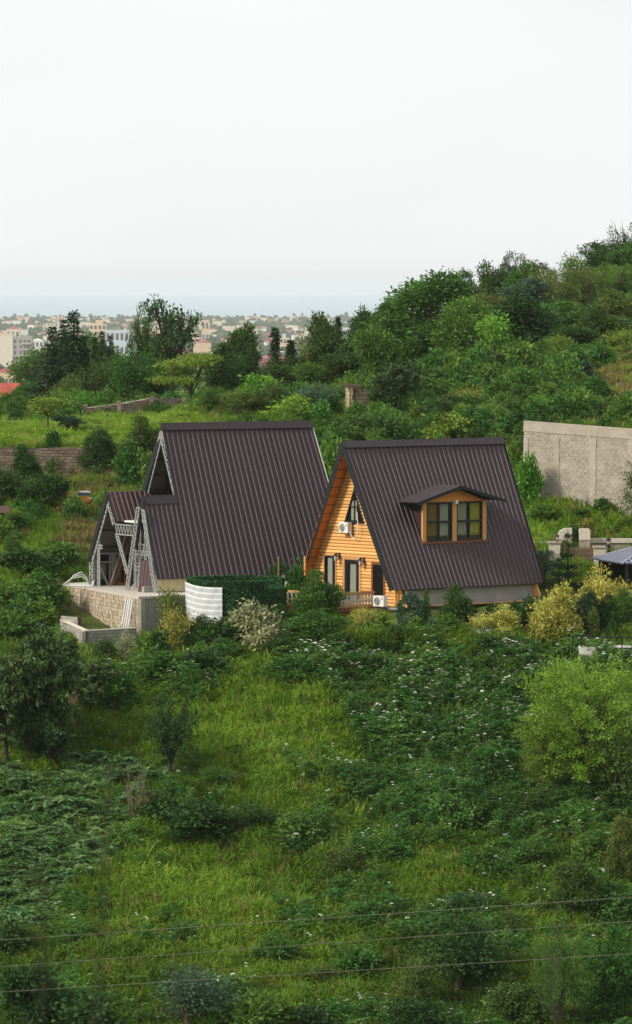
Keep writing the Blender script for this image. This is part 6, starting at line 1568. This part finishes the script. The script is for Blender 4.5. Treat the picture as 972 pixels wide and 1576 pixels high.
# low scrub: hillside behind, garden edge and the slope left of the houses
x, Y, z, px, py, r = pool(30000, 318, 640, 10)
nz = noise2(x, Y, .25, 11)
right_open = (px > 790) & (py > 690) & (Y < 352)
strip = (px < 330) & (Y > 371.5) & (Y < 404); leftopen = (px > 60) & (px < 260) & (Y > 338) & (Y < 371)
dry = (px > 925) & (py > 545) & (py < 640)
p = np.where(Y > 405, .30, .28); p = np.where(right_open, .02, p); p = np.where(strip, .006, p); p = np.where(leftopen, .05, p); p = np.where(dry, .03, p)
p = np.where((px > 840) & (Y < 342), .0, p); p = np.where((px > 55) & (px < 265) & (Y < 333), 0, p); p = np.where(Y < 338, p*.5, p); p = np.where((Y < 330) & (px > 250), 0, p); p = np.where((Y > 430) & (px < 480), .25, p)
keep = house_free(x, Y, .8) & (r.random(len(x)) < p*(.75 + .4*nz))
rot, scl = put(keep, .55, 1.25, .1); scl[:, 2] *= r.uniform(.7, 1.25, keep.sum()); scl *= np.where(Y[keep] > 420, np.where(px[keep] < 520, .5, .80), np.where((px[keep] > 560) & (Y[keep] > 372), 1.0, .65))[:, None]
scatter('hillside_scrub', 'scrub', np.stack([x, Y, z-.15], 1)[keep], rot, scl, r.integers(0, 5, keep.sum()), r.normal(-.02, .22, keep.sum()), 'tangled low scrub covering the hillside between the trees', 'undergrowth')
# distant woods between the town houses
source('woods', [PROTO[k][i][0] for k, i in (('round', 0), ('dense', 0), ('bush', 1), ('poplar', 1), ('bush', 2))])
r = np.random.default_rng(12); n = 20000; Y = 900 + 15200*r.random(n)**1.1; x = r.uniform(-.075, .05, n)*Y; z = terr(x, Y)
nz = noise2(x/90, Y/420, 1.0, 13); keep = r.random(n) < np.clip(.48 + .40*nz, .06, 1)
n = keep.sum(); s = r.uniform(1.1, 2.6, n); rot = np.stack([np.zeros(n), np.zeros(n), r.uniform(0, 6.28, n)], 1); idx = r.choice(5, n, p=[.3, .3, .2, .05, .15])
s = s*np.where((idx == 2) | (idx == 4), 1.9, 1.0)
scatter('far_woods', 'woods', np.stack([x, Y, z-.5], 1)[keep], rot, np.stack([s*1.25, s*1.25, s], 1), idx, r.normal(-.05, .2, n), 'hazy woods filling the plain between the far town houses', 'woods')

# ------------------------------------------------------------------ earth cuts and rocks
def rock(px, py, w, h, m, label, name='rock', cat='rock', seed=0):
    Y = ground_hit(px, py); p = at(px, py, Y); s = Y/F; rg = np.random.default_rng(seed)
    import bmesh
    bm = bmesh.new(); bmesh.ops.create_icosphere(bm, subdivisions=3, radius=1)
    for v in bm.verts:
        c = v.co; k = 1 + .22*math.sin(c.x*3.1+seed) * math.sin(c.y*2.7+1) + .16*math.sin(c.z*5.3+seed*2+c.x*4) + rg.normal()*.05; v.co = c*k
    me = bpy.data.meshes.new(name); bm.to_mesh(me); bm.free(); me.materials.append(m)
    o = link(name, me, None, (p.x, Y+.4, tz(p.x, Y) + h*s*.25)); o.scale = (w*s*.5, .8, h*s*.55); o.rotation_euler.z = seed; tag(o, label, cat); return o
rock(118, 1108, 46, 60, M['soil'], 'bare reddish earth bank under the glossy dark bush', 'earth_bank', 'earth bank', 1)
rock(236, 1262, 34, 44, M['soil'], 'reddish earth cut beside the bare dry shrub', 'earth_bank', 'earth bank', 2)
rock(822, 1408, 40, 26, M['rock'], 'grey-brown rock showing above the middle wire', 'rock', 'rock', 3)
rock(182, 1492, 60, 18, M['soil'], 'patch of bare brown earth near the lowest wire on the left', 'earth_patch', 'earth', 4)

# ------------------------------------------------------------------ the far town
def far_house(px0, px1, yt, Y, m, label, roof=None, rows=0, cols=0, dep=18, group=None, pitched=.35, sidecol=None, name='town_house', rz_=0.0, cat='building', h=None):
    Y = Y*2 if group is None else Y
    a, b = at(px0, yt, Y), at(px1, yt, Y); g = tz(a.x, Y) - .5; w = b.x - a.x; cx_ = (a.x+b.x)/2; h = a.z - g
    rh = pitched*min(w, dep)*.5 if roof else 0; wh = h - rh
    if roof or rows:
        t = tag(empty(name, (cx_, Y, g), rz_), label, cat, group)
        MB().box((-w/2, 0, 0), (w/2, dep, wh)).build('wall', m, t)
        if roof:
            q = MB(); e = .4; c = [(-w/2-e, -e, wh+.003), (w/2+e, -e, wh+.003), (w/2+e, dep+e, wh+.003), (-w/2-e, dep+e, wh+.003)]; i = min(w, dep)*.45
            t1, t2 = ((-w/2+i, dep/2, h), (w/2-i, dep/2, h)) if w > dep else ((0, i, h), (0, dep-i, h))
            if w > dep: q.poly([c[0], c[1], t2, t1]); q.poly([c[2], c[3], t1, t2]); q.poly([c[1], c[2], t2]); q.poly([c[3], c[0], t1])
            else: q.poly([c[0], c[1], t1]); q.poly([c[2], c[3], t2]); q.poly([c[1], c[2], t2, t1]); q.poly([c[3], c[0], t1, t2])
            q.poly(list(reversed(c))); q.build('roof', roof, t)
        if rows:
            fh = wh/rows; fw = w/cols; me_ = MB().box((-fw*.28, -.12, fh*.28), (fw*.28, .05, fh*.78)).data('window', M['pane_far'])
            for i in range(rows):
                for j in range(cols): link('window', me_, t, (-w/2 + fw*(j+.5), 0, fh*i))
        return t
    return tag(MB().box((-w/2, 0, 0), (w/2, dep, h)).build(name, m, None, (cx_, Y, g)), label, cat, group)
# cream apartment block with balconies on its right half
Yb = 6000.0; ap0 = at(-8, 516, Yb); g0 = tz(ap0.x, Yb); H_ = at(0, 515, Yb).z - g0
ab = tag(empty('apartment_block', (at(18, 0, Yb).x, Yb, g0)), 'large cream apartment block with a windowless side and grey balconies at the left edge', 'building')
wl = (18+60)/F*Yb; wr = (47-18)/F*Yb
MB().box((-wl, 0, 0), (0, 28, H_)).build('blank_wall', M['cream'], ab); MB().box((.003, .6, 0), (wr, 26, H_-2.4)).build('balcony_front', M['greyw'], ab)
MB().box((-wl-.3, -.3, H_+.003), (.3, 28.3, H_+1.2)).build('parapet', M['cream'], ab)
for i in range(5):
    z = 7 + i*(H_-10)/5
    for x0, x1, m_ in ((1.2, 3.8, 'pane_far'), (7.8, 10.0, 'pane_far'), (12.4, 14.8, 'pane_far'), (16.8, 20.0, 'pane_far')): MB().box((x0, .45, z), (x1, .7, z+3.6)).build('window', M[m_], ab)
    MB().box((9.2, -1.8, z-1.5), (wr-.4, .598, z-1.0)).build('balcony_slab', M['cream'], ab); MB().box((9.2, -1.8, z-.998), (wr-.4, -1.6, z+.6)).build('balcony_rail', M['greyw'], ab)
for a in (
    (137, 163, 499, 3300, M['peach'], 'peach apartment block rising behind the small spruces', None, 6, 4),
    (147, 158, 493, 3320, M['peach'], 'narrow peach stair tower on top of the peach apartment block', None, 0, 0),
    (162, 198, 508, 3000, M['bluew'], 'pale blue and white modern building right of the small spruces', None, 3, 5),
    (84, 99, 486, 6200, M['peach'], 'tall peach tower on the far horizon behind the spruces', None, 6, 3),
    (66, 112, 498, 5600, M['cream'], 'long cream building at the foot of the far peach tower', None, 3, 8),
    (48, 66, 521, 3300, M['whitew'], 'white house between the cream apartment block and the spruces', M['whitew'], 3, 3),
    (9, 30, 503, 3800, M['cream'], 'cream house with a red hip roof above the cream apartment block', M['tile_red'], 2, 3),
    (-12, 9, 510, 3700, M['peach'], 'peach house with a red roof at the left edge above the apartment block', M['tile_red'], 2, 3),
    (54, 72, 551, 2300, M['whitew'], 'white house with a bright red roof left of the tall spruce', M['tile_red'], 2, 3),
    (-10, 24, 567, 2100, M['peach'], 'peach house with a long arcade under the apartment block', M['tile_red'], 1, 6),
    (48, 70, 567, 2050, M['peach'], 'low orange-walled house beside the spruces', M['tile_pk'], 1, 3),
    (297, 324, 522, 2500, M['peach'], 'house with a large faded red roof right of the open tree', M['tile_pk'], 1, 4),
    (262, 290, 534, 2300, M['tile_pk'], 'pinkish brick house behind the trunk of the open tree', M['tile_pk'], 2, 4),
    (238, 252, 493, 4300, M['peach'], 'peach house seen through the open tree', None, 2, 3),
    (310, 321, 493, 4500, M['peach'], 'small peach block right of the open tree crown', None, 2, 2),
    (346, 358, 518, 3000, M['peach'], 'peach house above an orange roof left of the bushy tree', M['tile_pk'], 2, 2),
    (414, 432, 492, 6800, M['peach'], 'long peach hall on the far skyline above the slender cypress', None, 2, 6),
    (436, 452, 500, 6000, M['peach'], 'peach house right below the long skyline hall', None, 2, 4),
    (404, 420, 512, 4200, M['tile_pk'], 'pinkish house left of the slender cypress', M['tile_pk'], 2, 3),
    (417, 445, 520, 3900, M['peach'], 'wide peach house right behind the slender cypress', None, 2, 6),
    (434, 440, 514, 4000, M['bluew'], 'pale blue dome-like tower block behind the second cypress', None, 0, 0),
    (398, 440, 546, 2350, M['tile_pk'], 'faded pink roofed long house low between the cypresses', M['tile_pk'], 1, 7),
    (360, 376, 495, 6500, M['cream'], 'cream villa on the far skyline left of centre', M['tile_pk'], 2, 3),
    (455, 466, 493, 6900, M['cream'], 'cream house high on the right of the far skyline', M['tile_pk'], 2, 3),
): far_house(*a[:6], roof=a[6], rows=a[7], cols=a[8])
# near red-roofed house at the left edge
yr = 900.0; rp_ = at(16, 612, yr); gz_ = tz(rp_.x, yr); rh_ = tag(empty('red_roofed_house', (at(2, 0, yr).x, yr, gz_), .15), 'house with a plain red roof among the trees at the left edge', 'house')
zr_ = at(0, 590, yr).z - gz_; ze2 = at(0, 612, yr).z - gz_
q = MB(); q.mesh([(-6, -1.2, ze2), (3.9, -1.2, ze2), (3.2, 2.4, zr_), (-6, 2.4, zr_), (3.9, 6, ze2), (-6, 6, ze2)], [(0, 1, 2, 3), (3, 2, 4, 5), (1, 4, 2)]); q.poly([(-6, -1.2, ze2-.1), (-6, 6, ze2-.1), (3.9, 6, ze2-.1), (3.9, -1.2, ze2-.1)]); q.build('roof', M['tile_red'], rh_)
MB().box((-5.6, -.8, -.5), (3.4, 5.6, ze2-.11)).build('wall', M['cream'], rh_)
r = np.random.default_rng(31); k = 0
kinds = [('cream', 'tile_pk', 'small cream house with a faded red roof far off in the town'), ('peach', 'tile_pk', 'small peach house with a faded red roof far off in the town'), ('whitew', None, 'small white flat-roofed house far off in the town'), ('cream', None, 'small cream flat-roofed house far off in the town'), ('whitew', 'tile_red', 'small white house with a red roof far off in the town')]
for i in range(190):
    Y = 5200 + 10300*r.random()**.75; px = r.uniform(-15, 560); w = r.uniform(13, 27); hh = r.uniform(8, 15)
    a = at(px, 0, Y); g = tz(a.x, Y); top = Vector((0, 0, g + hh)); wpx = w/Y*F; yt = to_px(a.x, Y, g+hh)[1]
    wm, rm, lab = kinds[r.integers(0, 5)]
    far_house(px, px+wpx, float(yt), Y, M[wm], lab, roof=M[rm] if rm else None, rows=0, cols=0, dep=15, rz_=r.uniform(-.7, .7), group=lab.replace('small', 'distant').replace('house', 'houses', 1))

# ------------------------------------------------------------------ wires and their poles
def wire(y_l, y_r, sag, Y, label):
    pts = []
    for i in range(41):
        t = i/40; px = -3300 + t*7400; py = y_l + (y_r-y_l)*(px/972) + sag*(1-((px-486)/3700)**2)
        pts.append(at(px, py, Y))
    a = pts[0].copy(); mb = MB().tube([p - a for p in pts], .0042, 5); o = mb.build('overhead_wire', M['wire'], None, a); tag(o, label, 'wire', 'overhead wires crossing the near slope'); return pts
YW = 62.0
ends = [wire(1441, 1375, 6, YW, 'topmost of the three overhead wires across the near slope'), wire(1482, 1412, 6, YW+.2, 'middle one of the three overhead wires across the near slope'), wire(1521, 1462, 6, YW+.4, 'lowest of the three overhead wires across the near slope')]
for e in (0, -1):
    p = ends[0][e]; g = tz(p.x, YW+.2)
    tag(MB().tube([(0, 0, -.5), (0, 0, p.z-g+.4)], [.14, .09], 10).build('utility_pole', M['bark_l'], None, (p.x, YW+.2+.12, g)), 'wooden utility pole at the %s end of the overhead wires' % ('left' if e == 0 else 'right'), 'pole', 'wooden utility poles')

# ------------------------------------------------------------------ tall grass stalks a few metres from the camera (out of focus)
def stalk(px0, px1, yt, Y, lean, lab, seed):
    a, b = at(px0, 1700, Y), at(px1, yt, Y); z = tz(a.x, Y); rg = np.random.default_rng(seed); mb = MB(); o = Vector((a.x, Y, z)); top = b - o; pts = []
    for i in range(9):
        t = i/8; pts.append((top.x*t**1.6, lean*t*t, top.z*t))
    mb.tube(pts, np.linspace(.0032, .0012, 9), 5)
    for k in range(26):                                              # seed head and a few narrow leaves
        t = .72 + .28*k/26; i = min(7, int(t*8)); p = Vector(pts[i]).lerp(Vector(pts[i+1]), t*8-i); d = Vector((rg.normal()*.5, rg.normal()*.3, .9)).normalized()*rg.uniform(.012, .03)
        mb.beam(p, p+d, .0022)
    for t, L_ in ((.35, .30), (.55, .25)):
        i = int(t*8); p = Vector(pts[i]); s_ = rg.choice([-1, 1]); mb.tube([p, p+Vector((.05*s_, 0, .16)), p+Vector((.13*s_, 0, .24))], [.004, .005, .001], 4)
    tag(mb.build('grass_stalk', M['stalk'], None, o), lab, 'grass stalk', 'blurred grass stalks close to the camera')
M['stalk'] = mat('dark_grass_stem', (.035, .045, .018), .8, 0, .2, 4)
stalk(60, 165, 1195, 4.6, .05, 'blurred dark grass stalk leaning over the fern bank in the near left', 1)
stalk(250, 272, 1415, 4.2, .04, 'short blurred dark grass stalk crossing the wires left of the middle', 2)
stalk(20, 60, 1330, 3.9, .04, 'blurred dark grass stalk at the left edge near the bottom', 3)
stalk(878, 858, 1418, 4.4, .03, 'blurred dark grass stalk crossing the wires at the right', 4)

# ------------------------------------------------------------------ haze
hz = MB().box((-18600, -420, -53.0), (18600, 54600, 92.0)); hm = bpy.data.materials.new('pale_haze'); hm.use_nodes = True; hn = hm.node_tree; hn.nodes.clear()
pv = hn.nodes.new('ShaderNodeVolumePrincipled'); pv.inputs['Color'].default_value = (.80, .84, .88, 1); pv.inputs['Density'].default_value = .000034; pv.inputs['Anisotropy'].default_value = .0
ho = hn.nodes.new('ShaderNodeOutputMaterial'); hn.links.new(pv.outputs[0], ho.inputs['Volume'])
tag(hz.build('haze', hm), kind='stuff')
